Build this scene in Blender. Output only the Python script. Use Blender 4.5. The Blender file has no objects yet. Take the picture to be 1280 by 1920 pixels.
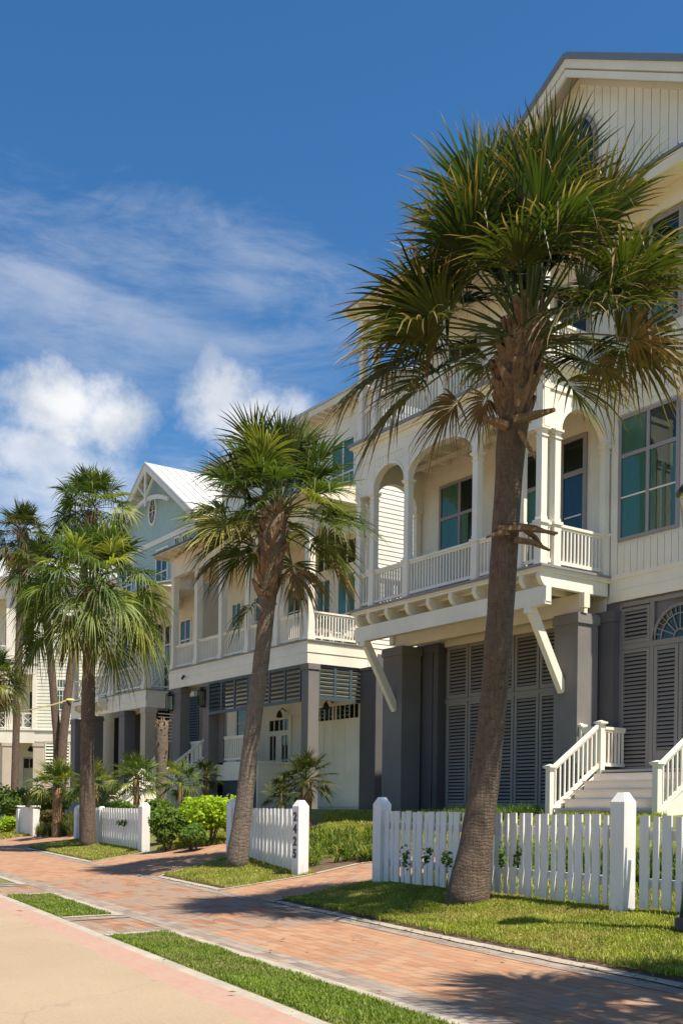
import bpy, bmesh, math, random
import numpy as np
from mathutils import Vector, Matrix
R = math.radians
S = bpy.context.scene
COL = S.collection
rnd = random.Random(7)

# ------------------------------------------------------------------ camera geometry (surveyed from the street)
F, CX, CY, ROLL, HC = 2000.0, 640.0, 1516.0, 0.0131, 1.3
AZ = R(145.4)
FW = (math.cos(AZ), math.sin(AZ)); RT = (FW[1], -FW[0])
def ray(px, py):
    dx = px - CX; dy = CY - py
    u = (dx*math.cos(ROLL) - dy*math.sin(ROLL))/F; v = (dx*math.sin(ROLL) + dy*math.cos(ROLL))/F
    return (FW[0] + u*RT[0], FW[1] + u*RT[1], v)
def at(px, py, d):
    r = ray(px, py); return Vector((r[0]*d, r[1]*d, HC + r[2]*d))
def ysw(x): return 3.0 - .108*x + 3.05 + max(0, -8 - x)*.035
def ykerb(x): return 3.0 - .108*x
def H(x, y): return max(0.0, min(1.3, .14*(y - ysw(x))))
def onT(px, py):
    r = ray(px, py); t = 3.0
    while t < 120:
        x, y, z = r[0]*t, r[1]*t, HC + r[2]*t
        if z <= H(x, y): return Vector((x, y, z))
        t += .01
    return Vector((x, y, z))

cam = bpy.data.cameras.new('camera'); co = bpy.data.objects.new('camera', cam); COL.objects.link(co)
cam.sensor_fit = 'VERTICAL'; cam.sensor_height = 36; cam.sensor_width = 24; cam.lens = 36*F/1920
cam.shift_y = (CY - 960)/1920; cam.clip_end = 3000; cam.clip_start = .05
rt = Vector((RT[0], RT[1], 0)); up = Vector((0, 0, 1)); fw = Vector((FW[0], FW[1], 0))
Rv = rt*math.cos(ROLL) + up*math.sin(ROLL); Uv = -rt*math.sin(ROLL) + up*math.cos(ROLL)
M = Matrix((Rv, Uv, -fw)).transposed().to_4x4(); M.translation = (0, 0, HC); co.matrix_world = M
S.camera = co

# ------------------------------------------------------------------ node materials
def lin(r, g, b): return tuple(((c/255)/12.92 if c/255 <= .04045 else ((c/255+.055)/1.055)**2.4) for c in (r, g, b)) + (1,)
class NT:
    def __init__(s, name):
        s.m = bpy.data.materials.new(name); s.m.use_nodes = True; s.t = s.m.node_tree; s.n = s.t.nodes
        s.b = s.n['Principled BSDF']; s.out = s.n['Material Output']
    def new(s, ty, **k):
        o = s.n.new(ty)
        for a, v in k.items(): setattr(o, a, v)
        return o
    def link(s, a, b): s.t.links.new(a, b)
    def val(s, sock, v):
        if isinstance(v, (int, float, tuple, list)): sock.default_value = v
        else: s.link(v, sock)
    def math(s, op, a, b=None, c=None, clamp=False):
        o = s.new('ShaderNodeMath', operation=op); o.use_clamp = clamp
        s.val(o.inputs[0], a)
        if b is not None: s.val(o.inputs[1], b)
        if c is not None: s.val(o.inputs[2], c)
        return o.outputs[0]
    def mix(s, f, a, b, mode='MIX'):
        o = s.new('ShaderNodeMix', data_type='RGBA', blend_type=mode)
        s.val(o.inputs[0], f); s.val(o.inputs[6], a); s.val(o.inputs[7], b); return o.outputs[2]
    def noise(s, scale, vec=None, detail=4, rough=.6):
        o = s.new('ShaderNodeTexNoise'); o.inputs['Scale'].default_value = scale; o.inputs['Detail'].default_value = detail; o.inputs['Roughness'].default_value = rough
        if vec is not None: s.link(vec, o.inputs['Vector'])
        return o.outputs['Fac']
    def ramp(s, f, stops):
        o = s.new('ShaderNodeValToRGB'); s.link(f, o.inputs[0])
        e = o.color_ramp.elements
        while len(e) < len(stops): e.new(.5)
        for k, (p, c) in enumerate(stops):
            e[k].position = p; e[k].color = c if isinstance(c, tuple) else (c, c, c, 1)
        return o.outputs[0]
    def obj(s): return s.new('ShaderNodeTexCoord').outputs['Object']
    def pos(s): return s.new('ShaderNodeNewGeometry').outputs['Position']
    def scaled(s, vec, sc, rot=(0, 0, 0)):
        o = s.new('ShaderNodeMapping'); s.link(vec, o.inputs[0]); o.inputs['Scale'].default_value = sc; o.inputs['Rotation'].default_value = rot; return o.outputs[0]
    def bump(s, h, st=.4, d=.02):
        o = s.new('ShaderNodeBump'); o.inputs['Strength'].default_value = st; o.inputs['Distance'].default_value = d
        s.link(h, o.inputs['Height']); s.link(o.outputs[0], s.b.inputs['Normal'])
    def base(s, c): s.val(s.b.inputs['Base Color'], c)
    def rough(s, v): s.val(s.b.inputs['Roughness'], v)

def paint(name, c, var=.07, rough=.5, grain=.12, streak=.10, splash=False):
    t = NT(name); p = t.pos()
    n1 = t.noise(.9, p, 5); n2 = t.noise(3.0, t.scaled(p, (4, 4, .35)), 4)
    dk = tuple(v*(1-var*2.2) for v in c[:3]) + (1,)
    col = t.mix(t.ramp(n1, [(.35, 0.0), (.75, 1.0)]), c, dk)
    warm = (c[0]*.80, c[1]*.76, c[2]*.68, 1)
    f = t.math('MULTIPLY', t.ramp(n2, [(.52, 0.0), (.8, 1.0)]), streak*2.5, clamp=True)
    if splash:
        sx = t.new('ShaderNodeSeparateXYZ'); t.link(p, sx.inputs[0]); g = t.math('SUBTRACT', 1.0, t.math('DIVIDE', t.math('SUBTRACT', sx.outputs[2], .18), .42), clamp=True)
        sp = t.math('MULTIPLY', t.math('MULTIPLY', g, g), t.ramp(t.noise(14, t.scaled(p, (1.6, 1.6, .7)), 6, .75), [(.38, 0.0), (.66, 1.0)]))
        col = t.mix(t.math('MULTIPLY', sp, .75), col, (.26, .22, .15, 1))
        chip = t.math('MULTIPLY', t.ramp(t.noise(21, t.scaled(p, (1, 1, .4)), 4, .8), [(.66, 0.0), (.70, 1.0)]), .55)
        col = t.mix(chip, col, (.42, .37, .30, 1))
    t.base(t.mix(f, col, warm)); t.rough(rough)
    t.bump(t.noise(60, p, 3), grain, .004)
    return t.m
MAT = {}
MAT['white'] = paint('white_paint', (.87, .81, .675, 1))
MAT['white2'] = paint('fence_white_paint', (.80, .78, .73, 1), streak=.16, var=.06, splash=True)
MAT['cream'] = paint('cream_siding_paint', (.84, .785, .655, 1))
MAT['lap'] = paint('lap_siding_paint', (.80, .76, .66, 1))
MAT['soffit'] = paint('soffit_paint', (.82, .74, .58, 1))
MAT['greystucco'] = paint('grey_stucco', (.205, .185, .175, 1), var=.1, rough=.8, grain=.5)
MAT['darkstucco'] = paint('dark_grey_stucco', (.115, .107, .11, 1), var=.1, rough=.8, grain=.5)
MAT['beige'] = paint('beige_stucco', (.60, .505, .39, 1), var=.08, rough=.75, grain=.4)
MAT['shutter'] = paint('taupe_shutter_paint', (.25, .228, .21, 1))
MAT['frame'] = paint('mauve_grey_frame_paint', (.33, .30, .31, 1))
MAT['bluegrey'] = paint('slate_blue_louver_paint', (.065, .092, .11, 1))  # darkened evenly: shade on the side louvers is put into the paint colour
MAT['navy'] = paint('navy_panel_paint', (.03, .05, .075, 1))
MAT['teal'] = paint('pale_teal_siding_paint', (.40, .52, .47, 1), var=.05)
MAT['ivory'] = paint('ivory_lap_siding_paint', (.76, .75, .60, 1))
MAT['tread'] = paint('stair_board_paint', (.62, .56, .50, 1))
MAT['deck'] = paint('deck_edge_paint', (.27, .25, .24, 1))
MAT['tan'] = paint('tan_door_paint', (.5, .46, .38, 1))

def metal(name, c, rough=.35, seam=None):
    t = NT(name); p = t.pos(); n = t.noise(1.2, p, 5)
    t.base(t.mix(n, c, tuple(v*.78 for v in c[:3]) + (1,))); t.b.inputs['Metallic'].default_value = .25; t.rough(rough)
    t.bump(t.noise(3, p, 3), .1, .01); return t.m
MAT['roofwhite'] = metal('pale_metal_roof', (.66, .65, .62, 1), .45)
MAT['roofgrey'] = metal('grey_metal_roof', (.24, .26, .29, 1), .5)
MAT['roofblue'] = metal('blue_grey_metal_roof', (.34, .42, .47, 1), .4)
MAT['blackmetal'] = metal('black_lantern_metal', (.018, .017, .016, 1), .45)
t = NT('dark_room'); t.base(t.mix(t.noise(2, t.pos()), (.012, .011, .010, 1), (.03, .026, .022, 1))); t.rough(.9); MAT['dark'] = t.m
t = NT('dark_number'); t.base(t.mix(t.noise(20, t.pos()), (.05, .045, .04, 1), (.09, .08, .07, 1))); t.rough(.6); MAT['number'] = t.m
def glass(name, tint, refl=.5):
    t = NT(name); t.n.remove(t.b)
    tr = t.new('ShaderNodeBsdfTransparent'); tr.inputs[0].default_value = tint
    gl = t.new('ShaderNodeBsdfGlossy'); gl.inputs['Roughness'].default_value = .02; gl.inputs[0].default_value = (.85, .95, .95, 1)
    bm = t.new('ShaderNodeBump'); bm.inputs['Strength'].default_value = .06; bm.inputs['Distance'].default_value = .02
    t.link(t.noise(1.4, t.pos(), 2), bm.inputs['Height']); t.link(bm.outputs[0], gl.inputs['Normal'])
    lw = t.new('ShaderNodeLayerWeight'); lw.inputs[0].default_value = refl
    mx = t.new('ShaderNodeMixShader'); t.link(t.math('ADD', lw.outputs['Fresnel'], .05, clamp=True), mx.inputs[0]); t.link(tr.outputs[0], mx.inputs[1]); t.link(gl.outputs[0], mx.inputs[2])
    t.link(mx.outputs[0], t.out.inputs[0]); return t.m
MAT['glass'] = glass('tinted_window_glass', (.56, .77, .70, 1), .24)
MAT['glassclear'] = glass('clear_lantern_glass', (.7, .68, .6, 1), .08)
def cloth(name, c):
    t = NT(name); p = t.pos(); t.base(t.mix(t.noise(9, t.scaled(p, (6, 6, .3)), 3), c, tuple(v*.6 for v in c[:3])+(1,))); t.rough(.9); return t.m
MAT['curtain'] = cloth('teal_curtain_cloth', (.27, .43, .37, 1))
MAT['sheer'] = cloth('grey_green_curtain_cloth', (.34, .44, .37, 1))
MAT['blind'] = cloth('blue_blind_cloth', (.05, .10, .14, 1))

# --- ground materials
def brickmat(name, grey=.25, onlygrey=False, near=True):
    t = NT(name); p = t.scaled(t.pos(), (1, 1, 1), (0, 0, R(6.2)))
    sx = t.new('ShaderNodeSeparateXYZ'); t.link(p, sx.inputs[0]); X, Y = sx.outputs[0], sx.outputs[1]
    L, W = (.27, .135) if not onlygrey else (.22, .11)
    row = t.math('FLOOR', t.math('DIVIDE', Y, W))
    xo = t.math('ADD', t.math('DIVIDE', X, L), t.math('MULTIPLY', t.math('FLOORED_MODULO', row, 2.0), .5))
    cell = t.math('FLOOR', xo)
    cv = t.new('ShaderNodeCombineXYZ'); t.link(cell, cv.inputs[0]); t.link(row, cv.inputs[1])
    wn = t.new('ShaderNodeTexWhiteNoise'); wn.noise_dimensions = '2D'; t.link(cv.outputs[0], wn.inputs[0])
    fx = t.math('FRACT', xo); fy = t.math('FRACT', t.math('DIVIDE', Y, W))
    ex = t.math('MULTIPLY', t.math('MINIMUM', fx, t.math('SUBTRACT', 1.0, fx)), L)
    ey = t.math('MULTIPLY', t.math('MINIMUM', fy, t.math('SUBTRACT', 1.0, fy)), W)
    e = t.math('MINIMUM', ex, ey)
    joint = t.math('SMOOTH_MIN', t.math('DIVIDE', e, .0105, clamp=True), 1.0, .1)
    if onlygrey: col = t.ramp(wn.outputs[0], [(0, (.15, .125, .11, 1)), (.5, (.22, .185, .155, 1)), (1, (.28, .235, .195, 1))])
    else:
        red = t.ramp(wn.outputs[0], [(0, (.27, .125, .065, 1)), (.35, (.315, .155, .082, 1)), (.7, (.35, .185, .10, 1)), (1, (.34, .205, .12, 1))]) if near else t.ramp(wn.outputs[0], [(0, (.20, .085, .045, 1)), (.35, (.28, .125, .065, 1)), (.7, (.34, .165, .085, 1)), (1, (.30, .175, .105, 1))])
        big = t.noise(1.1, t.pos(), 3, .55)
        gsel = t.math('GREATER_THAN', t.math('ADD', t.math('MULTIPLY', big, 1.1), t.math('MULTIPLY', wn.outputs[0], .28)), .86 - grey)
        col = t.mix(t.math('MULTIPLY', gsel, .45 if near else .72), red, (.21, .165, .13, 1))
    dirt = t.ramp(t.noise(5, t.pos(), 6, .7), [(.4, 0.0), (.7, 1.0)])
    col = t.mix(t.math('MULTIPLY', dirt, .45), col, (.36, .235, .135, 1))
    gate = t.ramp(t.noise(4, t.pos(), 4, .7), [(.38, .25), (.62, 1.0)])
    col = t.mix(t.math('SUBTRACT', 1.0, t.math('MULTIPLY', t.math('SUBTRACT', 1.0, joint), gate)), (.12, .078, .05, 1), col)
    t.base(col); t.rough(.85)
    hh = t.math('ADD', t.math('MULTIPLY', joint, .8), t.math('MULTIPLY', t.noise(90, t.pos(), 3), .5))
    t.bump(hh, .6, .006); return t.m
MAT['brick'] = brickmat('red_brick_paving', .03)
MAT['brick2'] = brickmat('mixed_brick_paving', .22, near=False)
MAT['greybrick'] = brickmat('grey_brick_border', onlygrey=True)
def concrete(name, c, c2, sc=1.0, blot=.5):
    t = NT(name); p = t.pos()
    col = t.mix(t.ramp(t.noise(.55*sc, p, 6, .62), [(.3, 0.0), (.72, 1.0)]), c, c2)
    sp = t.ramp(t.noise(38, p, 4, .7), [(.3, (.72, .72, .72, 1)), (.62, (1.05, 1.05, 1.05, 1))])
    col = t.mix(.55, col, sp, 'MULTIPLY')
    v = t.new('ShaderNodeTexVoronoi'); v.feature = 'DISTANCE_TO_EDGE'; v.inputs['Scale'].default_value = .27
    nn = t.new('ShaderNodeTexNoise'); nn.inputs['Scale'].default_value = 2.2; nn.inputs['Detail'].default_value = 6; t.link(p, nn.inputs[0])
    wv = t.new('ShaderNodeVectorMath', operation='MULTIPLY_ADD'); t.link(nn.outputs['Color'], wv.inputs[0]); wv.inputs[1].default_value = (.5, .5, .5); t.link(p, wv.inputs[2]); t.link(wv.outputs[0], v.inputs['Vector'])
    cr = t.math('LESS_THAN', v.outputs['Distance'], .0035)
    t.base(t.mix(t.math('MULTIPLY', cr, blot), col, (.16, .13, .10, 1))); t.rough(.8); t.bump(t.noise(120, p, 3), .35, .004); return t.m
MAT['road'] = concrete('beige_concrete', (.355, .265, .172, 1), (.30, .222, .145, 1), 1.0, .25)
MAT['edging'] = concrete('pale_concrete_edging', (.42, .37, .29, 1), (.27, .235, .185, 1), 4, 0)
t = NT('faded_red_kerb_paint'); p = t.pos()
w = t.ramp(t.noise(7, t.scaled(p, (1, 3, 1)), 7, .75), [(.36, 0.0), (.66, 1.0)])
w2 = t.ramp(t.noise(1.6, p, 4, .6), [(.35, (.355, .19, .145, 1)), (.7, (.37, .225, .17, 1))])
t.base(t.mix(t.math('MULTIPLY', w, .6), w2, (.37, .285, .20, 1))); t.rough(.75); t.bump(t.noise(80, p), .3, .004); MAT['pink'] = t.m
t = NT('lawn_turf'); p = t.pos()
t.base(t.ramp(t.noise(3.5, p, 6, .7), [(.3, (.08, .10, .022, 1)), (.55, (.14, .15, .035, 1)), (.75, (.24, .21, .07, 1))])); t.rough(.95); t.bump(t.noise(60, p, 4), .8, .03); MAT['turf'] = t.m
t = NT('soil_mulch'); p = t.pos(); t.base(t.ramp(t.noise(12, p, 6, .7), [(.3, (.055, .035, .018, 1)), (.7, (.17, .11, .06, 1))])); t.rough(.95); t.bump(t.noise(50, p, 4), .9, .03); MAT['soil'] = t.m

def leafmat(name, trans=.3, rough=.42, spec=.4):
    t = NT(name)
    a = t.new('ShaderNodeAttribute'); a.attribute_name = 'leaf'
    t.base(a.outputs['Color']); t.rough(rough); t.b.inputs['Specular IOR Level'].default_value = spec
    tl = t.new('ShaderNodeBsdfTranslucent'); cm = t.mix(1.0, a.outputs['Color'], (1.35, 1.5, .55, 1), 'MULTIPLY'); t.link(cm, tl.inputs[0])
    mx = t.new('ShaderNodeMixShader'); mx.inputs[0].default_value = trans
    t.link(t.b.outputs[0], mx.inputs[1]); t.link(tl.outputs[0], mx.inputs[2]); t.link(mx.outputs[0], t.out.inputs[0]); return t.m
MAT['frond'] = leafmat('palm_frond', .3, .48, .3)
MAT['leaf'] = leafmat('shrub_leaf', .35, .6, .25)
MAT['blade'] = leafmat('grass_blade', .35, .55, .25)
MAT['dead'] = leafmat('dry_frond', .15, .7, .2)
def bark(name, c1, c2, ring=14):
    t = NT(name); p = t.obj(); n = t.noise(2.2, p, 5, .65)
    sx = t.new('ShaderNodeSeparateXYZ'); t.link(p, sx.inputs[0])
    fib = t.noise(9, t.scaled(p, (5, 5, .6)), 5, .7)
    z = t.math('ADD', t.math('MULTIPLY', sx.outputs[2], ring), t.math('MULTIPLY', n, 6.0))
    rg = t.math('ABSOLUTE', t.math('SUBTRACT', t.math('FRACT', z), .5))
    blot = t.noise(6, t.scaled(p, (1, 1, 2.2)), 6, .75)
    col = t.mix(t.ramp(fib, [(.35, 0.0), (.7, 1.0)]), c1, c2)
    col = t.mix(t.math('MULTIPLY', t.ramp(blot, [(.5, 0.0), (.68, 1.0)]), .7), col, tuple(v*.38 for v in c1[:3])+(1,))
    fine = t.noise(26, t.scaled(p, (1, 1, .5)), 5, .8)
    col = t.mix(t.math('MULTIPLY', t.ramp(fine, [(.56, 0.0), (.7, 1.0)]), .5), col, (c2[0]*1.5, c2[1]*1.5, c2[2]*1.45, 1))
    t.base(col); t.rough(.9)
    h = t.math('ADD', t.math('MULTIPLY', t.ramp(rg, [(.0, 0.0), (.25, 1.0)]), .16), t.math('ADD', fib, t.math('MULTIPLY', fine, .9)))
    t.bump(h, .9, .03); return t.m
MAT['bark'] = bark('palm_bark', (.105, .07, .047, 1), (.21, .15, .105, 1), 24)
MAT['barkgrey'] = bark('grey_palm_bark', (.15, .112, .082, 1), (.27, .21, .155, 1))
MAT['boot'] = bark('palm_leaf_base', (.19, .115, .058, 1), (.34, .22, .12, 1), 4)
t = NT('yellow_tape'); p = t.pos(); t.base(t.mix(t.noise(5, p), (.68, .64, .24, 1), (.58, .54, .2, 1))); t.rough(.4); MAT['tape'] = t.m
t = NT('white_resin'); p = t.pos(); t.base(t.mix(t.noise(5, p), (.8, .78, .72, 1), (.7, .68, .62, 1))); t.rough(.4); MAT['resin'] = t.m

# ------------------------------------------------------------------ object helpers
ORG = {}
def thing(name, label, cat, loc=(0, 0, 0), rz=0, group=None, local=False):
    o = bpy.data.objects.new(name, None); COL.objects.link(o); o.empty_display_size = .2
    o.location = loc; o.rotation_euler = (0, 0, rz); o['label'] = label; o['category'] = cat
    if group: o['group'] = group
    ORG[o] = Vector((0, 0, 0)) if local else Vector(loc)
    return o
def front(Y): return lambda a, d, z: (a, Y - d, z)
def right(X): return lambda a, d, z: (X + d, a, z)
def left(X): return lambda a, d, z: (X - d, a, z)
class MB:
    def __init__(s, T=None): s.v = []; s.f = []; s.T = T
    def add(s, vs, fs):
        o = len(s.v); T = s.T
        s.v += [T(*p) for p in vs] if T else [tuple(p) for p in vs]
        s.f += [tuple(i + o for i in f) for f in fs]; return s
    def box(s, a0, a1, b0, b1, z0, z1):
        return s.add([(a0,b0,z0),(a1,b0,z0),(a1,b1,z0),(a0,b1,z0),(a0,b0,z1),(a1,b0,z1),(a1,b1,z1),(a0,b1,z1)],
                     [(0,3,2,1),(4,5,6,7),(0,1,5,4),(1,2,6,5),(2,3,7,6),(3,0,4,7)])
    def quad(s, a0, a1, b, z0, z1): return s.add([(a0,b,z0),(a1,b,z0),(a1,b,z1),(a0,b,z1)], [(0,1,2,3)])
    def bar(s, p, q, w, h, upv=(0, 0, 1), wq=None, hq=None):
        p = Vector(p); q = Vector(q); d = (q - p).normalized(); u = Vector(upv); sd = d.cross(u)
        if sd.length < 1e-4: sd = d.cross(Vector((1, 0, 0)))
        sd.normalize(); u = sd.cross(d).normalized(); wq = wq or w; hq = hq or h
        vs = []
        for c, ww, hh in ((p, w, h), (q, wq, hq)):
            for i, j in ((-1,-1),(1,-1),(1,1),(-1,1)): vs.append(c + sd*(i*ww/2) + u*(j*hh/2))
        return s.add(vs, [(0,1,2,3),(7,6,5,4),(0,4,5,1),(1,5,6,2),(2,6,7,3),(3,7,4,0)])
    def prism(s, poly, ax, t0, t1):
        n = len(poly)
        f = {'y': lambda p, t: (p[0], t, p[1]), 'x': lambda p, t: (t, p[0], p[1]), 'z': lambda p, t: (p[0], p[1], t)}[ax]
        return s.add([f(p, t0) for p in poly] + [f(p, t1) for p in poly],
                     [tuple(range(n-1, -1, -1)), tuple(range(n, 2*n))] + [(i, (i+1) % n, n + (i+1) % n, n + i) for i in range(n)])
    def tube(s, pts, rad, n=10, cap=True, jit=0, rg=None):
        pts = [Vector(p) for p in pts]; vs = []; fs = []
        for k, p in enumerate(pts):
            d = (pts[min(k+1, len(pts)-1)] - pts[max(k-1, 0)]).normalized()
            a = d.cross(Vector((.31, .95, .04))).normalized(); b = d.cross(a)
            for i in range(n):
                r = rad[k]*(1 + (rg.uniform(-jit, jit) if rg else 0)); an = 2*math.pi*i/n
                vs.append(p + a*(r*math.cos(an)) + b*(r*math.sin(an)))
        for k in range(len(pts)-1):
            for i in range(n): fs.append((k*n+i, k*n+(i+1) % n, (k+1)*n+(i+1) % n, (k+1)*n+i))
        if cap: fs += [tuple(range(n-1, -1, -1)), tuple(range((len(pts)-1)*n, len(pts)*n))]
        return s.add(vs, fs)
    def build(s, name, mat, parent=None, smooth=False, loc=None, recalc=True):
        me = bpy.data.meshes.new(name)
        top = parent
        while top is not None and top.parent: top = top.parent
        org = ORG[top] if top is not None else Vector(loc or (0, 0, 0))
        me.from_pydata([(x - org.x, y - org.y, z - org.z) for x, y, z in s.v], [], s.f)
        if recalc:
            b = bmesh.new(); b.from_mesh(me); bmesh.ops.recalc_face_normals(b, faces=b.faces); b.to_mesh(me); b.free()
        if smooth: me.polygons.foreach_set('use_smooth', [True]*len(me.polygons))
        me.materials.append(MAT[mat] if isinstance(mat, str) else mat)
        o = bpy.data.objects.new(name, me); COL.objects.link(o)
        if parent is not None: o.parent = parent
        else: o.location = org
        return o
def tag(o, label=None, cat=None, group=None, kind=None):
    for k, v in (('label', label), ('category', cat), ('group', group), ('kind', kind)):
        if v: o[k] = v
    return o
def np_mesh(name, verts, faces, mat, parent=None, loc=None, col=None, k=4, smooth=False):
    top = parent
    while top is not None and top.parent: top = top.parent
    org = ORG[top] if top is not None else Vector(loc or (0, 0, 0))
    verts = np.asarray(verts, np.float32) - np.array(org, np.float32)
    faces = np.asarray(faces, np.int32); nf = len(faces)
    me = bpy.data.meshes.new(name); me.vertices.add(len(verts)); me.vertices.foreach_set('co', verts.ravel())
    me.loops.add(nf*k); me.loops.foreach_set('vertex_index', faces.ravel())
    me.polygons.add(nf); me.polygons.foreach_set('loop_start', np.arange(0, nf*k, k, dtype=np.int32)); me.polygons.foreach_set('loop_total', np.full(nf, k, np.int32))
    if smooth: me.polygons.foreach_set('use_smooth', np.ones(nf, bool))
    me.update(calc_edges=True)
    if col is not None:
        at_ = me.attributes.new('leaf', 'FLOAT_COLOR', 'POINT'); c4 = np.ones((len(verts), 4), np.float32); c4[:, :3] = col
        at_.data.foreach_set('color', c4.ravel())
    me.materials.append(MAT[mat]); o = bpy.data.objects.new(name, me); COL.objects.link(o)
    if parent is not None: o.parent = parent
    else: o.location = org
    return o

# ------------------------------------------------------------------ palms
def nrm(v): return v/np.linalg.norm(v)
GREEN = [(.034, .054, .011), (.047, .072, .013), (.075, .098, .018), (.125, .135, .027)]
TAN = (.30, .20, .10); BROWN = (.17, .095, .045)
class Foliage:
    def __init__(s): s.v = []; s.f = []; s.c = []; s.n = 0
    def add(s, v, f, c):
        v = v.reshape(-1, 3); s.v.append(v); s.c.append(np.broadcast_to(c, v.shape) if c.ndim == 1 else c.reshape(-1, 3)); s.f.append(f + s.n); s.n += len(v)
    def build(s, name, mat, parent=None, loc=None, k=4):
        return np_mesh(name, np.concatenate(s.v), np.concatenate(s.f), mat, parent, loc, np.concatenate(s.c), k)
def fan_leaf(fo, rs, base, d, pet, rad, nseg=38, droop=.35, sag=.12, col=None, tipbrown=.5, dead=0.0, fold=.72, spread=102):
    base = np.array(base, float); d = nrm(np.array(d, float)); zz = np.array((0, 0, 1.0))
    # petiole, a flat tapering stalk that bows under the blade
    ts = np.linspace(0, 1, 6); P = base + d*(ts*pet)[:, None] - zz*(sag*pet*ts**2)[:, None]
    d1 = nrm(P[-1] - P[-2]); s = np.cross(d1, zz)
    if np.linalg.norm(s) < .15: s = np.array((rs.uniform(-1, 1), rs.uniform(-1, 1), 0))
    s = nrm(s - d1*np.dot(s, d1)); n = np.cross(s, d1)
    roll = rs.normal(0, .35); s, n = s*math.cos(roll) + n*math.sin(roll), n*math.cos(roll) - s*math.sin(roll)
    w = np.linspace(.026, .011, 6)[:, None]
    V = np.stack([P - s*w, P + n*w*.5, P + s*w, P - n*w*.8], 1); q = []
    for k in range(5):
        for i in range(4): q.append((k*4+i, k*4+(i+1) % 4, k*4+4+(i+1) % 4, k*4+4+i))
    pc = np.array((.10, .12, .035)) if dead < .5 else np.array((.2, .13, .06))
    fo.add(V, np.array(q), pc)
    th = np.radians(np.linspace(-spread, spread, nseg) + rs.normal(0, 1.1, nseg)); dth = math.radians(2*spread/nseg)
    L = rad*(.70 + .30*np.cos(th*.75))*rs.uniform(.86, 1.06, nseg)
    rows = np.array([.02, .2, .4, .58, .76, .9, 1.0]); wid = np.array([.12, 1.0, 1.0, .78, .5, .24, .02])
    D = np.cos(th)[:, None]*d1 + np.sin(th)[:, None]*s; TT = -np.sin(th)[:, None]*d1 + np.cos(th)[:, None]*s
    O = P[-1] + d1*(rad*.24*(1 - np.abs(th)/th.max()))[:, None]
    r = rows[None, :]*L[:, None]
    seg_droop = droop*rs.uniform(.4, 1.6, nseg)*(1 + .5*np.abs(np.sin(th)))
    limp = rs.random(nseg) < (.05 + .3*droop)
    C = O[:, None, :] + D[:, None, :]*r[:, :, None] + n*(fold*np.abs(np.sin(th))[:, None]*r*(1 - .55*rows[None, :]))[:, :, None]
    C = C - d1*(.10*rad*(rows**2))[None, :, None]*droop
    dz = (seg_droop[:, None]*L[:, None]*(rows[None, :]**2.3)); dz = dz + limp[:, None]*np.clip(rows[None, :] - .55, 0, 1)**1.3*L[:, None]*1.0
    C = C - zz*dz[:, :, None]
    C = C - D[:, None, :]*(limp[:, None]*np.clip(rows[None, :] - .6, 0, 1)*L[:, None]*.5)[:, :, None]
    C = C + rs.normal(0, .006, C.shape)*rows[None, :, None]
    wmax = np.clip(rad*.36*dth*.62, .012, .03); W = wmax*wid[None, :]*np.ones((nseg, 1))
    W[:, 1] = np.minimum(W[:, 1], rad*.2*dth*.8 + .004)
    tw = rs.normal(0, .35, nseg)
    ST = TT[:, None, :]*np.cos(tw)[:, None, None] + n*np.sin(tw)[:, None, None]
    A = C - ST*W[:, :, None]; B = C - n*(W*.55)[:, :, None]; E_ = C + ST*W[:, :, None]
    V = np.stack([A, B, E_], 2); nr = len(rows); q = []
    for k in range(nseg):
        for j in range(nr-1):
            o = (k*nr + j)*3
            q.append((o, o+1, o+4, o+3)); q.append((o+1, o+2, o+5, o+4))
    cb = np.array(col); tip = np.array(TAN if rs.random() < .5 else BROWN)
    m = np.clip((rows[None, :] - (1 - tipbrown*rs.uniform(.05, .6, (nseg, 1))))*6, 0, 1)
    cc = cb[None, None, :]*rs.uniform(.8, 1.25, (nseg, 1, 1))
    if dead > 0: cc = cc*(1-dead) + dead*np.array((.26, .165, .08))*rs.uniform(.6, 1.3, (nseg, 1, 1))
    cc = cc*(1 - m[:, :, None]) + tip*m[:, :, None]
    fo.add(V, np.array(q), np.repeat(cc[:, :, None, :], 3, 2))
def spline(pts, n=24):
    pts = [Vector(p) for p in pts]; out = []
    for k in range(n+1):
        t = k/n*(len(pts)-1); i = min(int(t), len(pts)-2); f = t - i
        p0 = pts[max(i-1, 0)]; p1 = pts[i]; p2 = pts[i+1]; p3 = pts[min(i+2, len(pts)-1)]
        out.append(.5*((2*p1) + (p2-p0)*f + (2*p0-5*p1+4*p2-p3)*f*f + (3*p1-p0-3*p2+p3)*f**3))
    return out
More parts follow.
